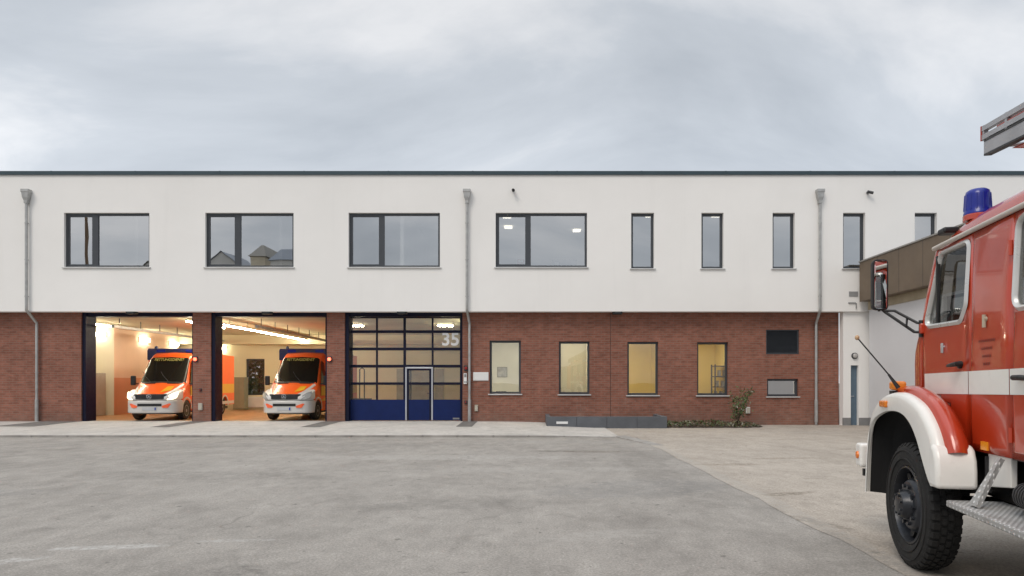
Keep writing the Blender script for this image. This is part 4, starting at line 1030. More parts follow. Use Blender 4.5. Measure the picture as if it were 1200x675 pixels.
def yl(x, z):
    y = YC - .010 * ((z - 1.75) / .6) ** 2
    if z > 2.0: y -= .010 * ((z - 2.0) / .66) ** 1.5
    if x > .42: y -= .035 * ((x - .42) / .28) ** 2
    return y
def yside(s): return yl if s > 0 else (lambda x, z: YC + YR - yl(x, z))
wing_cut = [(-.40, 1.045), (-.35, 1.12), (-.26, 1.23), (-.12, 1.34), (.05, 1.41), (.20, 1.44), (.30, 1.45)]
door_o = [(-.466, 1.045)] + wing_cut + [(.40, 1.45), (.42, 1.99), (.15, 2.668), (-.466, 2.668)]
w1 = rounded([(.345, 2.035), (.095, 2.625), (-.425, 2.625), (-.425, 2.14), (-.34, 2.02)], [.07, .07, .08, .09, .07])
cowl = [(.407, 1.45), (.428, 1.99), (.158, 2.668), (.215, 2.668), (.475, 2.0), (.56, 1.91), (.64, 1.83), (.695, 1.71), (.69, 1.45)]
mid = [(-1.055, 1.045), (-.472, 1.045), (-.472, 2.668), (-1.055, 2.668)]
door2 = [(-1.95, 1.045), (-1.061, 1.045), (-1.061, 2.668), (-1.95, 2.668)]
w2 = rounded([(-1.115, 2.03), (-1.115, 2.63), (-1.88, 2.63), (-1.88, 2.03)], .09)
rear = [(-2.62, 1.045), (-1.956, 1.045), (-1.956, 2.668), (-2.62, 2.668)]
def clip_stripe(x0, x1, s, par, nm='white_stripe'):
    yf = yside(s); zb, zt_ = (lambda x: 1.455 - .012 * x), (lambda x: 1.628 - .01 * x); q = MB(); n = max(2, int((x1 - x0) / .06)); vs = []
    for k in range(n + 1):
        x = x0 + (x1 - x0) * k / n
        for j in range(4):
            z = zb(x) + (zt_(x) - zb(x)) * j / 3; vs.append((x, yf(x, z) + s * .0025, z))
    q.add(vs, [(k * 4 + j, k * 4 + j + 1, k * 4 + 5 + j, k * 4 + 4 + j) for k in range(n) for j in range(3)])
    return q.build(nm, F_WH, par, smooth=40)
def ring_seal(w, s, par):
    yf = yside(s); o = inset(w, -.022); i_ = inset(w, .014); n = len(w); vs = []
    for a, b, c in zip(o, w, i_):
        vs += [(a[0], yf(*a) + s * .001, a[1]), (b[0], yf(*b) + s * .020, b[1]), (c[0], yf(*c) + s * .010, c[1]), (c[0], yf(*c) - s * .03, c[1])]
    fs = [(k * 4 + j, k * 4 + j + 1, ((k + 1) % n) * 4 + j + 1, ((k + 1) % n) * 4 + j) for k in range(n) for j in range(3)]
    f = MB().add(vs, fs).build('window_seal', SEAL, par, smooth=60)
    i2 = inset(w, .010); MB().add([(p[0], yf(*p) - s * .012, p[1]) for p in i2], [tuple(range(n))]).build('window_pane', M['glass_car'], par)
    return f
for s in (1, -1):
    yf = yside(s)
    d = skin(door_o, [w1], yf).build('cab_door', F_RED, T, smooth=40, solid=.02, face=(0, s, 0)); clip_stripe(-.464, .36, s, d); ring_seal(w1, s, d)
    MB().box(.115, .145, yf(.07, 2.3) - .02, yf(.07, 2.3) + .006, 2.03, 2.61).build('quarter_light_post', RUB, d)
    hy = yf(-.30, 1.68)
    MB().tube([(-.36, hy, 1.69), (-.37, hy + s * .045, 1.69), (-.31, hy + s * .05, 1.685), (-.22, hy + s * .045, 1.68)], [.022, .02, .017, .012], 8).lathe([(.03, hy - .001 * s), (.028, hy + s * .02)], (-.34, 0, 1.685), 'y', 12).build('door_handle', M['black'], d)
    MB().lathe([(.016, hy - s * .004), (.014, hy + s * .012)], (-.03, 0, 1.84), 'y', 12).tube([(-.03, hy + s * .01, 1.79), (-.03, hy + s * .01, 1.87)], .014, 8).build('catch', CHR, d)
    skin(cowl, [], yf, .05).build('cowl_side', F_RED, T, smooth=40, solid=.02, face=(0, s, 0))
    d = skin(mid, [], yf).build('side_panel', F_RED, T, smooth=40, solid=.02, face=(0, s, 0)); clip_stripe(-1.053, -.474, s, d)
    if s > 0:
        q = MB()                                                    # four short worn lines of small dark lettering: shapes only
        for r_, (z, n) in enumerate(((1.845, 9), (1.79, 6), (1.735, 5), (1.68, 4))):
            for k in range(n): x = -.765 + (n / 2 - k) * .027; yy = yf(x, z) + .0026; q.add([(x - .009, yy, z - .008), (x + .009, yy, z - .008), (x + .009, yy, z + .010 + .003 * (k % 2)), (x - .009, yy, z + .010)], [(0, 1, 2, 3)])
        q.build('worn_lettering', mat('worn_red', (.20, .02, .012), .5), d, weld=False)
        yy = yf(-.76, 1.98); MB().lathe([(.018, yy), (.016, yy + .02)], (-.74, 0, 2.0), 'y', 12).tube([(-.74, yy + .015, 1.94), (-.74, yy + .015, 2.03)], .013, 8).build('catch', mat('beige_catch', (.45, .40, .30), .4), d)
        yy = yf(-.70, 1.06); MB().box(-.745, -.655, yy, yy + .012, 1.065, 1.125).build('side_reflector', mat('amber_reflector', (.85, .33, .02), .25), d)
        yy = yf(-1.05, 2.45)
        for z in (2.44, 1.2): MB().tube([(-1.058, yy + .012, z - .05), (-1.058, yy + .012, z + .05)], .014, 8).build('hinge', F_RED, d)
    d = skin(door2, [w2], yf).build('cab_door', F_RED, T, smooth=40, solid=.02, face=(0, s, 0)); clip_stripe(-1.948, -1.063, s, d); ring_seal(w2, s, d)
    MB().tube([(-1.20, hy, 1.58), (-1.20, hy + s * .045, 1.58), (-1.28, hy + s * .05, 1.58), (-1.36, hy + s * .045, 1.575)], .018, 8).build('door_handle', M['black'], d)
    d = skin(rear, [], yf).build('side_panel', F_RED, T, smooth=40, solid=.02, face=(0, s, 0)); clip_stripe(-2.615, -1.958, s, d)
# cab shell: roof, gutter, floor, back wall, windscreen
CY = (YC + YR) / 2
secs = []
for x, h, wf_ in ((.245, .0, .02), (.20, .10, .03), (.10, .165, .02), (-.10, .215, .01), (-.45, .235, 0), (-1.4, .24, 0), (-2.45, .24, 0), (-2.60, .19, .01), (-2.64, .02, .03)):
    yo = YC - .075 - wf_; hw_ = yo - CY; sec = []
    for k in range(17):
        u = math.pi * k / 16; c_ = math.cos(u); sn = math.sin(u)
        e_ = 2 / 3.2; sec.append((x, CY + hw_ * (abs(c_) ** e_) * (1 if c_ >= 0 else -1), 2.70 + h * abs(sn) ** e_))
    secs.append(sec)
roof = MB().loft(secs).build('roof', F_RED, T, smooth=50)
q = MB()
pl = [(x, yl(x, 2.69)) for x in (.225, .1, -.3, -1, -1.8, -2.6)]
for s in (1, -1): q.tube([(x, (y + .012) if s > 0 else YC + YR - y - .012, 2.69) for x, y in pl], .020, 8)
q.tube([(.225, YC - .08, 2.69), (.255, YC - .3, 2.69), (.27, CY, 2.69), (.255, YR + .3, 2.69), (.225, YR + .08, 2.69)], .018, 8)
q.build('gutter', mat('gutter_cream', (.55, .50, .44), .4), roof, smooth=50)
MB().box(-2.62, .5, YR + .05, YC - .05, 1.03, 1.08).build('cab_floor', M['black'], T)
MB().box(-2.64, -2.60, YR + .03, YC - .05, 1.0, 2.69).build('cab_back_wall', F_RED, T)
MB().box(.42, .60, YR + .12, YC - .14, 1.06, 1.93).build('dashboard', M['dark'], T, bevel=.04)
for x0 in (-.55, -1.75): 
    st_ = MB().box(x0, x0 + .5, YR + .12, YC - .12, 1.06, 1.55).build('bench_seat', RUB, T, bevel=.05); MB().box(x0 - .10, x0 + .04, YR + .12, YC - .12, 1.56, 2.12).build('seat_back', RUB, st_, bevel=.05)
q = MB(); n = 28; c0 = Vector((.20, -.72, 2.0)); ua, ub = Vector((0, 1, 0)), Vector((-.55, 0, .84)).normalized()
q.tube([c0 + (ua * math.cos(2 * math.pi * k / n) + ub * math.sin(2 * math.pi * k / n)) * .21 for k in range(n + 1)], .014, 8)
for k in (0, 1, 2): a = R(90 + 120 * k); q.tube([c0, c0 + (ua * math.cos(a) + ub * math.sin(a)) * .2], .011, 6)
q.tube([c0, c0 + Vector((.32, 0, -.35))], .02, 8); q.build('steering_wheel', RUB, T)
wsb = lambda u: (.475 + .10 * (1 - u * u), CY + u * (YC - .02 - CY), 1.985); wst = lambda u: (.225 + .055 * (1 - u * u), CY + u * (YC - .09 - CY), 2.655)
mb = MB(); us = [-1 + k / 8 for k in range(17)]
mb.add([wsb(u) for u in us] + [wst(u) for u in us], [(k, k + 1, k + 18, k + 17) for k in range(16)])
ws = mb.build('windscreen', M['glass_car'], T, smooth=60)
q = MB(); q.tube([wsb(u) for u in us] + [wst(u) for u in us[::-1]] + [wsb(-1)], .02, 8); q.tube([wsb(0), wst(0)], .02, 8); q.build('screen_seal', RUB, ws, smooth=60)
# front bulkhead and bonnet
MB().loft([[(.475 + .10 * (1 - u * u) - .01, CY + u * (YC - .03 - CY), 1.98) for u in us], [(.64 + .06 * (1 - u * u), CY + u * (YC - .11 - CY), 1.84) for u in us], [(.69 + .06 * (1 - u * u), CY + u * (YC - .15 - CY), 1.68) for u in us], [(.68 + .06 * (1 - u * u), CY + u * (YC - .15 - CY), 1.05) for u in us]], cap=False).build('bulkhead', F_RED, T, smooth=50)
secs = []
for x, w_, zt2 in ((.66, .62, 1.86), (.85, .58, 1.83), (1.1, .53, 1.76), (1.25, .48, 1.66), (1.32, .44, 1.52), (1.33, .43, 1.0)):
    secs.append([(x, CY - w_, .98), (x, CY - w_, zt2 - .30), (x, CY - w_ * .92, zt2 - .10), (x, CY - w_ * .7, zt2 - .02), (x, CY, zt2), (x, CY + w_ * .7, zt2 - .02), (x, CY + w_ * .92, zt2 - .10), (x, CY + w_, zt2 - .30), (x, CY + w_, .98)])
bon = MB().loft(secs).build('bonnet', F_RED, T, smooth=55)
q = MB().box(1.325, 1.345, CY - .36, CY + .36, 1.02, 1.46); 
for k in range(7): q.box(1.346, 1.36, CY - .34, CY + .34, 1.05 + .058 * k, 1.07 + .058 * k)
q.build('radiator_grille', F_WH, bon)
MB().box(1.28, 1.46, -2.32, .02, .68, .92).build('bumper', F_WH, T, bevel=.03, seg=3)
bmp_ = [c for c in T.children if c.name.startswith('bumper')][0]
MB().lathe([(.040, .0205), (.036, .035), (.0, .04)], (1.36, 0, .80), 'y', 16).build('side_reflector', mat('amber_lens', (.80, .20, .02), .25), bmp_, smooth=40)
MB().box(1.24, 1.279, -.10, .0, .60, .67).build('bumper_bracket', M['black'], bmp_)

# wings: white fender over the wheel, red wing arch behind it
arc = [(1.085, .47), (1.06, .72), (1.02, .95), (.955, 1.15), (.87, 1.27), (.72, 1.365), (.55, 1.425), (.36, 1.455), (.17, 1.46), (.0, 1.442), (-.17, 1.40), (-.31, 1.345), (-.43, 1.265), (-.53, 1.17), (-.60, 1.06), (-.635, .93), (-.645, .78)]
def smooth_path(p, n=3):
    out = []
    for i in range(len(p) - 1):
        p0, p1, p2, p3 = (Vector(p[max(0, min(len(p) - 1, i + d))]) for d in (-1, 0, 1, 2))
        for k in range(n):
            u = k / n; out.append(tuple(.5 * ((2 * p1) + (p2 - p0) * u + (2 * p0 - 5 * p1 + 4 * p2 - p3) * u * u + (3 * p1 - p0 - 3 * p2 + p3) * u ** 3)))
    return out + [p[-1]]
arc = smooth_path(arc)
for s in (1, -1):
    Yf = (lambda y: y) if s > 0 else (lambda y: -2.30 - y)
    fp = [(Yf(y), o) for y, o in ((-.06, -.010), (-.04, .002), (-.01, .003), (.014, -.006), (.030, -.024), (.034, -.05))]
    # path runs front to rear, so its outward normal is the negative side: feed it reversed
    fb = MB().sweep(arc[::-1], fp)
    inn = smooth_path([(1.07, .47), (1.045, .72), (1.0, .93), (.92, 1.10), (.815, 1.195), (.66, 1.25), (.50, 1.285), (.34, 1.30), (.17, 1.298), (.03, 1.275), (-.10, 1.22), (-.19, 1.155), (-.26, 1.085), (-.325, 1.00), (-.39, .915), (-.46, .83), (-.52, .775)])
    L_ = len(arc); lip = [(p[0] + n_[0] * -.05, p[1] + n_[1] * -.05) for p, n_ in zip(arc, [((Vector((arc[min(i + 1, L_ - 1)][1] - arc[max(i - 1, 0)][1], -(arc[min(i + 1, L_ - 1)][0] - arc[max(i - 1, 0)][0]))).normalized()) * -1) * -1 for i in range(L_)])]
    lip = [(p[0] * .97 + .03 * .2, p[1] - .045 if p[1] > .9 else p[1]) if False else q_ for p, q_ in zip(arc, lip)]
    fb.add([(p[0], Yf(.034), p[1]) for p in lip] + [(p[0], Yf(.040), p[1]) for p in [((a[0] + b[0]) / 2, (a[1] + b[1]) / 2) for a, b in zip(lip, inn)]] + [(p[0], Yf(.030), p[1]) for p in inn] + [(p[0], Yf(.004), p[1] - .004) for p in inn],
           [(k + o, k + 1 + o, k + 1 + o + L_, k + o + L_) for o in (0, L_, 2 * L_) for k in range(L_ - 1)])
    fn = fb.build('fender', F_WH, T, smooth=55)
    # rear mudguard skirt, squared off and deeper than the arch
    sk = [(-.56, 1.10), (-.625, 1.06), (-.66, .98), (-.67, .90), (-.672, .77), (-.525, .77), (-.52, .90), (-.51, 1.04)]
    MB().prism(sk, Yf(.044), Yf(-.235)).build('mudguard', F_WH, fn, bevel=.03, seg=3, smooth=50)
    MB().prism([(-.676, 1.04), (-.676, .80), (-.99, .84), (-.99, 1.04)], Yf(-.29), Yf(-.33)).build('skirt_panel', F_WH, fn, bevel=.006)
    MB().box(-.69, -.675, Yf(-.29) - .02, Yf(-.29) + .02, .76, 1.02).build('rubber_edge', RUB, fn)
    ra = [p for p in arc if -.64 < p[0] < .80 and p[1] > 1.0]
    RP = [(-.30, -.20), (-.262, -.12), (-.235, -.055), (-.20, .005), (-.155, .045), (-.115, .062), (-.075, .055), (-.045, .03), (-.038, -.04)]
    def rprof(u):
        f = min(1, max(0, (u - .02) / .10)); g = min(1, max(0, (.98 - u) / .25))
        return [(Yf(y), o) for y, o in RP]
    MB().sweep(ra[::-1], rprof).build('wing', F_RED, T, smooth=60)
    # black inner arch
    lin = MB().sweep(arc[::-1], [(Yf(-.012), -.016), (Yf(-.10), -.05), (Yf(-.17), -.09), (Yf(-.22), -.16), (Yf(-.30), -.25), (Yf(-.80), -.25)])
    lin.add([(p[0], Yf(-.80), p[1] - .2 if p[1] > .9 else p[1]) for p in arc], [tuple(range(len(arc)))])
    lin.build('arch_liner', mat('liner_black', (.006, .006, .006), .9, var=0), fn)
    # indicators
    MB().box(.40, .49, Yf(-.06) - .055, Yf(-.06) + .055, 1.43, 1.475).build('indicator_base', RUB, fn)
    MB().tube([(.445, Yf(-.07), 1.47), (.445, Yf(-.07), 1.51)], .03, 10).box(.395, .495, Yf(-.06) - .06, Yf(-.06) + .06, 1.48, 1.56).build('indicator', mat('amber_lens2', (.78, .24, .02), .2), fn, bevel=.02)
    MB().box(.40, .56, Yf(.030), Yf(.062), 1.325, 1.385).build('indicator', mat('amber_lens3', (.70, .20, .02), .25), fn, bevel=.012)
    q = MB().tube([(.30, Yf(-.02), 1.50), (.335, Yf(.05), 1.62)], [.02, .010], 8).tube([(.335, Yf(.05), 1.62), (.45, Yf(.27), 1.95)], .0065, 6).build('marker_rod', M['black'], fn)
    MB().lathe([(0, -.025), (.016, -.015), (.02, 0), (.016, .015), (0, .025)], (.452, Yf(.274), 1.955), 'z', 10).build('rod_tip', mat('rod_tip', (.55, .36, .20), .5), q, smooth=60)
# wheels
def truck_wheel(cx, Yf, s, y0=0):
    r0 = .52; f = lambda y: Yf(y0 + y)
    prof = [(.315, -.06), (.33, -.02), (.37, -.006), (.42, .0), (.47, -.004), (.497, -.02), (.506, -.045), (.508, -.10), (.508, -.165), (.506, -.21), (.49, -.235), (.465, -.248), (.40, -.252), (.33, -.235), (.315, -.20)]
    mb = MB().lathe([(r, f(y)) for r, y in prof], (cx, 0, r0), 'y', 72, cap=False)
    n = 44
    for k in range(n):
        for row, (ya, yb, ph) in enumerate(((-.012, -.075, 0), (-.088, -.121, .5), (-.131, -.164, 0), (-.177, -.240, .5))):
            a0 = 2 * math.pi * (k + ph) / n; da = 2 * math.pi / n * .31; vs = []
            for a in (a0 - da, a0 + da):
                for yy, rr in ((ya, .494 if row == 0 else .522), (ya - .02 if row == 0 else ya, .521), (yb, .522 if row < 3 else .497), (yb, .49), (ya, .478 if row == 0 else .49)):
                    vs.append((cx + rr * math.cos(a), f(yy), r0 + rr * math.sin(a)))
            mb.add(vs, [(0, 1, 2, 3, 4), (9, 8, 7, 6, 5), (0, 5, 6, 1), (1, 6, 7, 2), (2, 7, 8, 3), (0, 4, 9, 5)])
    # raised rings on the sidewall
    for r in (.385, .455): mb.lathe([(r - .006, f(-.003)), (r - .003, f(.005)), (r + .003, f(.005)), (r + .006, f(-.003))], (cx, 0, r0), 'y', 72, cap=False)
    w = mb.build('wheel', TYRE, T, smooth=35, weld=False)
    rim = MB().lathe([(.316, f(-.055)), (.325, f(-.018)), (.308, f(-.012)), (.298, f(-.04)), (.290, f(-.10)), (.278, f(-.135)), (.255, f(-.125)), (.215, f(-.055)), (.200, f(-.032)), (.180, f(-.024)), (.130, f(-.022)), (.125, f(-.022))], (cx, 0, r0), 'y', 48, cap=False)
    rim.lathe([(.126, f(-.026)), (.112, f(.02)), (.10, f(.045)), (.06, f(.062)), (.0, f(.065))], (cx, 0, r0), 'y', 32, cap=False)
    for k in range(10): a = 2 * math.pi * k / 10; rim.tube([(cx + .158 * math.cos(a), f(-.03), r0 + .158 * math.sin(a)), (cx + .158 * math.cos(a), f(-.0), r0 + .158 * math.sin(a))], .017, 6)
    for k in range(8): a = 2 * math.pi * (k + .5) / 8; rim.tube([(cx + .082 * math.cos(a), f(.04), r0 + .082 * math.sin(a)), (cx + .082 * math.cos(a), f(.066), r0 + .082 * math.sin(a))], .010, 6)
    rb = rim.build('rim', mat('rim_dark', (.030, .033, .040), .32, .25, var=.5, vs=8), w, smooth=40)
    q = MB()
    for k in range(8): a = 2 * math.pi * (k + .3) / 8; c_ = (cx + .238 * math.cos(a), 0, r0 + .238 * math.sin(a)); q.tube([(c_[0] + .02 * math.cos(a), f(-.12), c_[2] + .02 * math.sin(a)), (c_[0] + .012 * math.cos(a), f(-.078), c_[2] + .012 * math.sin(a))], .036, 16)
    q.build('vent_hole', M['black'], rb)
for s in (1, -1):
    Yf = (lambda y: y) if s > 0 else (lambda y: -2.30 - y)
    truck_wheel(.09, Yf, s); truck_wheel(-3.45, Yf, s); 
# running board of chequer plate, chassis, exhaust, body behind
def chequer():
    m, t, b = nt('chequer_plate'); P(b, rough=.42, metal=.35)
    tcn = t.nodes.new('ShaderNodeTexCoord'); hs = []
    for ang in (45, -45):
        mp_ = t.nodes.new('ShaderNodeMapping'); mp_.inputs['Rotation'].default_value = (0, 0, R(ang)); mp_.inputs['Scale'].default_value = (26, 42, 26)
        t.links.new(tcn.outputs['Object'], mp_.inputs[0])
        vo = t.nodes.new('ShaderNodeTexVoronoi'); vo.inputs['Scale'].default_value = 1; vo.inputs['Randomness'].default_value = 0.0; t.links.new(mp_.outputs[0], vo.inputs['Vector'])
        hs.append(mrange(t, vo.outputs['Distance'], .2, .42, 1, 0, True))
    h = math_(t, 'MAXIMUM', hs[0], hs[1])
    c = mixc(t, h, (.42, .42, .41), (.74, .74, .73)); c = mixc(t, mrange(t, noise(t, 6, 4), .5, .75, 0, .5), c, (.22, .20, .18))
    t.links.new(c, b.inputs['Base Color']); bump(t, b, h, .7, .006)
    return m
CHQ = chequer()
for s in (1, -1):
    Yf = (lambda y: y) if s > 0 else (lambda y: -2.30 - y)
    sb = MB(); n = 8
    ya, yb = sorted((Yf(-.02), Yf(-.40)))
    sb.box(-2.6, -.665, ya, yb, .645, .695)
    sb.build('running_board', CHQ, T, bevel=.012)
    MB().add([(-.90, Yf(-.10), .697), (-1.00, Yf(-.10), .697), (-1.00, Yf(-.25), 1.03), (-.965, Yf(-.25), 1.03)], [(0, 1, 2, 3)]).build('board_bracket', CHQ, T, solid=.03)
for y0 in (-.85, -1.55): MB().box(-5.9, 1.25, y0, y0 + .09, .70, .95).build('chassis_rail', M['black'], T)
MB().tube([(.09, -.22, .53), (.09, -2.08, .53)], .08, 12).lathe([(.0, -.16), (.16, -.1), (.16, .1), (0, .16)], (0, CY, .53), 'x', 20).build('front_axle', M['black'], T)
MB().tube([(-3.45, -.2, .53), (-3.45, -2.1, .53)], .1, 12).lathe([(.0, -.22), (.24, -.12), (.24, .12), (0, .22)], (-3.45, CY, .53), 'x', 20).build('rear_axle', M['black'], T)
MB().tube([(-1.15, -.46, .88), (-2.55, -.46, .88)], .15, 24).tube([(-1.15, -.46, .88), (-1.16, -.46, .88)], .16, 24).build('air_tank', M['black'], T, smooth=40)
q = MB().tube([(-.95, -.52, .90), (-1.05, -.50, .85), (-1.20, -.30, .83), (-1.6, -.26, .82), (-2.4, -.26, .82)], .075, 14)
for k in range(8): q.lathe([(.083, -1.22 - .03 * k), (.083, -1.235 - .03 * k)], (0, -.27, .828), 'x', 14)
q.build('exhaust_pipe', mat('exhaust', (.05, .05, .052), .5, .4), T, smooth=50)
MB().box(-2.5, -.60, -.80, -.62, .58, 1.0).build('battery_box', M['black'], T, bevel=.01)
MB().box(-2.6, .3, -1.75, -.55, .62, .99).build('gearbox', M['black'], T, bevel=.08)
bd_ = MB().box(-5.95, -2.72, -2.26, -.04, 1.08, 2.66).build('rear_body', F_RED, T, bevel=.03)
for s in (1, -1):
    Yf = (lambda y: y) if s > 0 else (lambda y: -2.30 - y)
    for x0 in (-3.75, -4.80, -5.85):
        q = MB(); z = 1.16
        while z < 2.55: q.box(x0, x0 + .95, *sorted((Yf(-.041), Yf(-.018))), z, z + .052); z += .056
        q.build('roller_shutter', M['alu'], bd_)
    n = 12; pth = [(-3.45 + .60 * math.cos(math.pi * k / n), .50 + .62 * math.sin(math.pi * k / n)) for k in range(n, -1, -1)]
    MB().sweep(pth, [(Yf(-.42), 0), (Yf(.0), 0), (Yf(.03), -.02), (Yf(.03), -.10)]).build('rear_fender', F_WH, T, smooth=50, solid=.01)
# mirror on its triangular arm
for s in (1, -1):
    Yf = (lambda y: y) if s > 0 else (lambda y: -2.30 - y)
    my, mx_ = .055, .56
    mr = MB().tube([(.42, Yf(-.27), 1.99), (.46, Yf(-.20), 2.00), (mx_, Yf(my - .05), 2.19), (mx_ + .01, Yf(my), 2.24)], .013, 8).tube([(.42, Yf(-.27), 2.07), (.45, Yf(-.22), 2.08), (mx_ - .02, Yf(my - .12), 2.20), (mx_, Yf(my - .03), 2.205)], .012, 8)
    mr.tube([(.47, Yf(-.14), 2.055), (.50, Yf(-.155), 2.135)], .010, 6).tube([(.43, Yf(-.245), 1.95), (.43, Yf(-.245), 2.10)], .020, 8).tube([(mx_ + .01, Yf(my), 2.2), (mx_ + .01, Yf(my), 2.5)], .012, 8)
    mr = mr.build('mirror_arm', M['black'], T)
    MB().box(.385, .43, *sorted((Yf(-.27), Yf(-.225))), 1.98, 2.07).build('arm_block', F_RED, mr, bevel=.01)
    rot = Matrix.Translation((mx_, Yf(my), 2.44)) @ Matrix.Rotation(R(9) * s, 4, 'Z')
    sh = rounded([(-.072, -.235), (.072, -.235), (.072, .235), (-.072, .235)], .045)
    def put(b_): b_.v = [tuple(rot @ Vector(p)) for p in b_.v]; return b_
    put(MB().add([(-.02, y, z) for y, z in sh] + [(.035, y * .92, z * .96) for y, z in sh], [tuple(range(len(sh))), tuple(range(2 * len(sh) - 1, len(sh) - 1, -1))] + [(k, k + len(sh), (k + 1) % len(sh) + len(sh), (k + 1) % len(sh)) for k in range(len(sh))])).build('mirror', M['black'], T, bevel=.008)
    ml = [c for c in T.children if c.name.split('.')[0] == 'mirror'][-1]
    sh2 = inset(sh, .016); put(MB().add([(-.0215 - .006 * (1 - (y / .07) ** 2), y, z) for y, z in sh2], [tuple(range(len(sh2)))])).build('mirror_glass', mat('mirror_silver', (.8, .82, .82), .02, 1.0, var=0), ml)
# beacon and small lamp on the roof
bp = (-.12, -.46)
bc = MB().lathe([(.102, 2.84), (.102, 2.878), (.096, 2.885)], (bp[0], bp[1], 0), 'z', 28).build('beacon', F_RED, T, smooth=40)
m_bl, t_, b_ = nt('beacon_blue'); b_.inputs['Base Color'].default_value = (.004, .014, .24, 1); P(b_, rough=.28, coat=.1)
MB().lathe([(.098, 2.885), (.098, 2.90), (.094, 2.905), (.094, 2.95), (.091, 2.99), (.088, 3.04), (.080, 3.07), (.06, 3.085), (0, 3.09)], (bp[0], bp[1], 0), 'z', 28).build('beacon_dome', m_bl, bc, smooth=40)
q = MB()
for k in range(14): a = 2 * math.pi * k / 14; q.tube([(bp[0] + .094 * math.cos(a), bp[1] + .094 * math.sin(a), 2.92), (bp[0] + .087 * math.cos(a), bp[1] + .087 * math.sin(a), 3.045)], .005, 5)
q.build('dome_rib', m_bl, bc)
MB().box(.10, .24, -.42, -.30, 2.80, 2.85).build('marker_lamp', M['black'], T, bevel=.015)
MB().lathe([(.102, 2.84), (.102, 2.878), (.096, 2.885)], (bp[0], -2.30 - bp[1], 0), 'z', 28).build('beacon', F_RED, T, smooth=40)
bc = [c for c in T.children if c.name.startswith('beacon')][-1]
MB().lathe([(.098, 2.885), (.094, 2.95), (.088, 3.04), (.06, 3.085), (0, 3.09)], (bp[0], -2.30 - bp[1], 0), 'z', 28).build('beacon_dome', m_bl, bc, smooth=40)
# turntable ladder, its head reaching over the bonnet
tl = math.tan(R(6)); ALU2 = mat('ladder_alu', (.40, .40, .41), .4, .45); RED2 = mat('ladder_red', (.42, .05, .03), .4)
lx = .79
def lz(x, z): return z + .03 + (x - lx) * tl
lad = MB()
def bar(mb, x0, x1, y0, y1, z0, z1):
    mb.add([(x0, y0, lz(x0, z0)), (x1, y0, lz(x1, z0)), (x1, y1, lz(x1, z0)), (x0, y1, lz(x0, z0)), (x0, y0, lz(x0, z1)), (x1, y0, lz(x1, z1)), (x1, y1, lz(x1, z1)), (x0, y1, lz(x0, z1))],
           [(0, 3, 2, 1), (4, 5, 6, 7), (0, 1, 5, 4), (1, 2, 6, 5), (2, 3, 7, 6), (3, 0, 4, 7)])
yA, yB = -.90, -1.40
for y in (yA, yB): bar(lad, -5.6, lx - .05, y - .025, y + .025, 3.61, 3.72)
for k in range(20): xx = lx - .12 - .31 * k; lad.tube([(xx, yA - .02, lz(xx, 3.665)), (xx, yB + .02, lz(xx, 3.665))], .018, 8)
lb = lad.build('lower_ladder', ALU2, T)
q = MB()
for y in (yA, yB): bar(q, -5.6, lx - .06, y - .03, y + .03, 3.592, 3.609); bar(q, -5.6, lx - .06, y - .03, y + .03, 3.721, 3.735)
q.build('dark_edge', M['dark'], lb)
up_ = MB()
for y in (yA, yB):
    bar(up_, -5.6, lx, y - .022, y + .022, 3.750, 3.795); bar(up_, -5.6, lx, y - .022, y + .022, 3.830, 3.875)
    for k in range(16): xx = lx - .02 - .4 * k; bar(up_, xx - .018, xx + .018, y - .018, y + .018, 3.74, 3.88)
for k in range(20): xx = lx - .2 - .31 * k; up_.tube([(xx, yA - .02, lz(xx, 3.772)), (xx, yB + .02, lz(xx, 3.772))], .016, 8)
ub_ = up_.build('upper_ladder', ALU2, T)
q = MB()
for y in (yA, yB):
    bar(q, -5.6, lx - .25, y - .010, y + .010, 3.796, 3.812); bar(q, lx + .001, lx + .02, y - .024, y + .024, 3.745, 3.88)
q.build('red_edge', RED2, ub_)
MB().add([(x, y, lz(x, z)) for y in (-.94, -1.36) for x, z in ((.42, 3.58), (-5.0, 3.58), (-5.0, 3.40), (.10, 3.50))], [(0, 1, 2, 3), (7, 6, 5, 4), (0, 4, 5, 1), (1, 5, 6, 2), (2, 6, 7, 3), (3, 7, 4, 0)]).build('ladder_cradle', F_RED, T, bevel=.01)
MB().lathe([(.55, 2.665), (.55, 2.78), (.40, 2.80), (.40, 2.95)], (-4.3, CY, 0), 'z', 32).box(-4.8, -3.8, CY - .32, CY + .32, 2.95, 3.14).build('turntable', F_RED, T, bevel=.02)

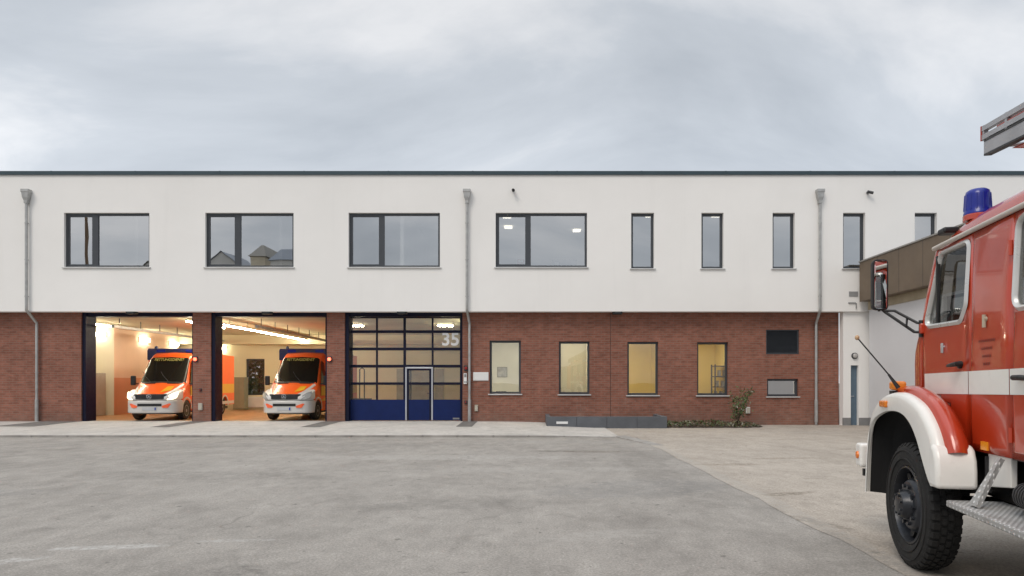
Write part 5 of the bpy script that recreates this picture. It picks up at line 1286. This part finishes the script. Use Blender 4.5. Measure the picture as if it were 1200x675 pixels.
# ------------------------------------------------------------------ across the yard, behind the photographer: seen mirrored in the upper windows
def block(x0, x1, y, h, wall, roof_m, gable, label):
    t = thing('apartment_block', label, 'building', ((x0 + x1) / 2, y, 0))
    d = 10; holes = []
    n = max(1, int((x1 - x0) / 2.6)); w = (x1 - x0) / n
    for k in range(n):
        for f in range(int((h - 1) // 3)): holes.append((x0 + w * k + w * .28, x0 + w * k + w * .72, 1 + 3 * f, 2.6 + 3 * f))
    q = MB().wall(x0, x1, 0, h, y, y - .3, holes)
    q.box(x0, x0 + .25, y - d, y - .301, 0, h).box(x1 - .25, x1, y - d, y - .301, 0, h).box(x0 + .25, x1 - .25, y - d, y - d + .3, 0, h)
    if gable: q.prism([(x0, h), (x1, h), ((x0 + x1) / 2, h + (x1 - x0) * .42)], y - .3, y)
    q.build('wall', wall, t)
    for a, b, c, e_ in holes:
        MB().box(a, b, y - .2, y - .15, c, e_).build('window', M['dark'], t)
    if gable: q = MB().add([(x0 - .3, y + .3, h - .1), ((x0 + x1) / 2, y + .3, h + (x1 - x0) * .42 + .15), (x1 + .3, y + .3, h - .1), (x0 - .3, y - d, h - .1), ((x0 + x1) / 2, y - d, h + (x1 - x0) * .42 + .15), (x1 + .3, y - d, h - .1)], [(0, 1, 4, 3), (1, 2, 5, 4)])
    else: q = MB().add([(x0 - .3, y + .3, h + .02), (x1 + .3, y + .3, h + .02), (x1 + .3, y - d, h + .02), (x0 - .3, y - d, h + .02), (x0 + 1, y - 2, h + 2.4), (x1 - 1, y - 2, h + 2.4), (x1 - 1, y - d + 2, h + 2.4), (x0 + 1, y - d + 2, h + 2.4)], [(0, 1, 5, 4), (1, 2, 6, 5), (2, 3, 7, 6), (3, 0, 4, 7), (4, 5, 6, 7)])
    q.build('roof', roof_m, t)
WALL_A = mat('far_white_wall', (.85, .83, .78), .9, var=.15, vs=.3); WALL_B = mat('far_cream_wall', (.85, .74, .55), .9, var=.15, vs=.3); SLATE = mat('far_slate', (.34, .38, .44), .7); PALE_R = mat('far_pale_roof', (.40, .38, .34), .8); TILE_R = mat('far_tile', (.22, .10, .07), .8)
block(-54, -46.9, -60, 20.0, WALL_A, SLATE, True, 'white gabled house mirrored low in the second wide window')
block(-46.6, -44.2, -62, 22.5, WALL_B, PALE_R, False, 'slim cream house mirrored beside the white gabled house')
block(-42.5, -37.0, -60, 21.5, WALL_A, SLATE, False, 'white house with slate roof mirrored at the edge of the second wide window')
block(-70, -62, -66, 19.0, WALL_A, PALE_R, True, 'broad white gabled house mirrored in the first wide window')
t = thing('mast', 'tall brown timber mast mirrored in the narrow pane of the first window', 'mast', (-71, -58, 0))
MB().tube([(-71, -58, 0), (-71.6, -58, 44)], [.35, .14], 10).build('pole', mat('mast_brown', (.24, .16, .10), .8), t)
q = MB()
for z in (30, 34, 38): q.box(-72.6, -70.2, -58.1, -57.9, z, z + .2)
q.build('cross_arm', mat('mast_brown', (.24, .16, .10), .8), t)

t = thing('tree_row', 'row of dark leafy trees along the far side of the yard, mirrored in red paint', 'trees', (-48, -10, 0)); lf_ = MB()
for k in range(4200):
    y = random.uniform(-55, 20); h = 4.2 + 1.6 * math.sin(y * .35) + 1.0 * math.sin(y * .9 + 1)
    lf_.m = random.choices((0, 1), (6, 1))[0]; leaf(lf_, Vector((-48 + random.gauss(0, .9), y, random.uniform(.2, h))), random.uniform(.3, .6))
lf_.build('foliage', [M['leaf'], M['leaf2']], t, weld=False)
for k in range(12): MB().tube([(-48, -52 + 6.2 * k, -.02), (-48, -52 + 6.2 * k, 3)], [.16, .07], 8).build('trunk', M['stem'], t)
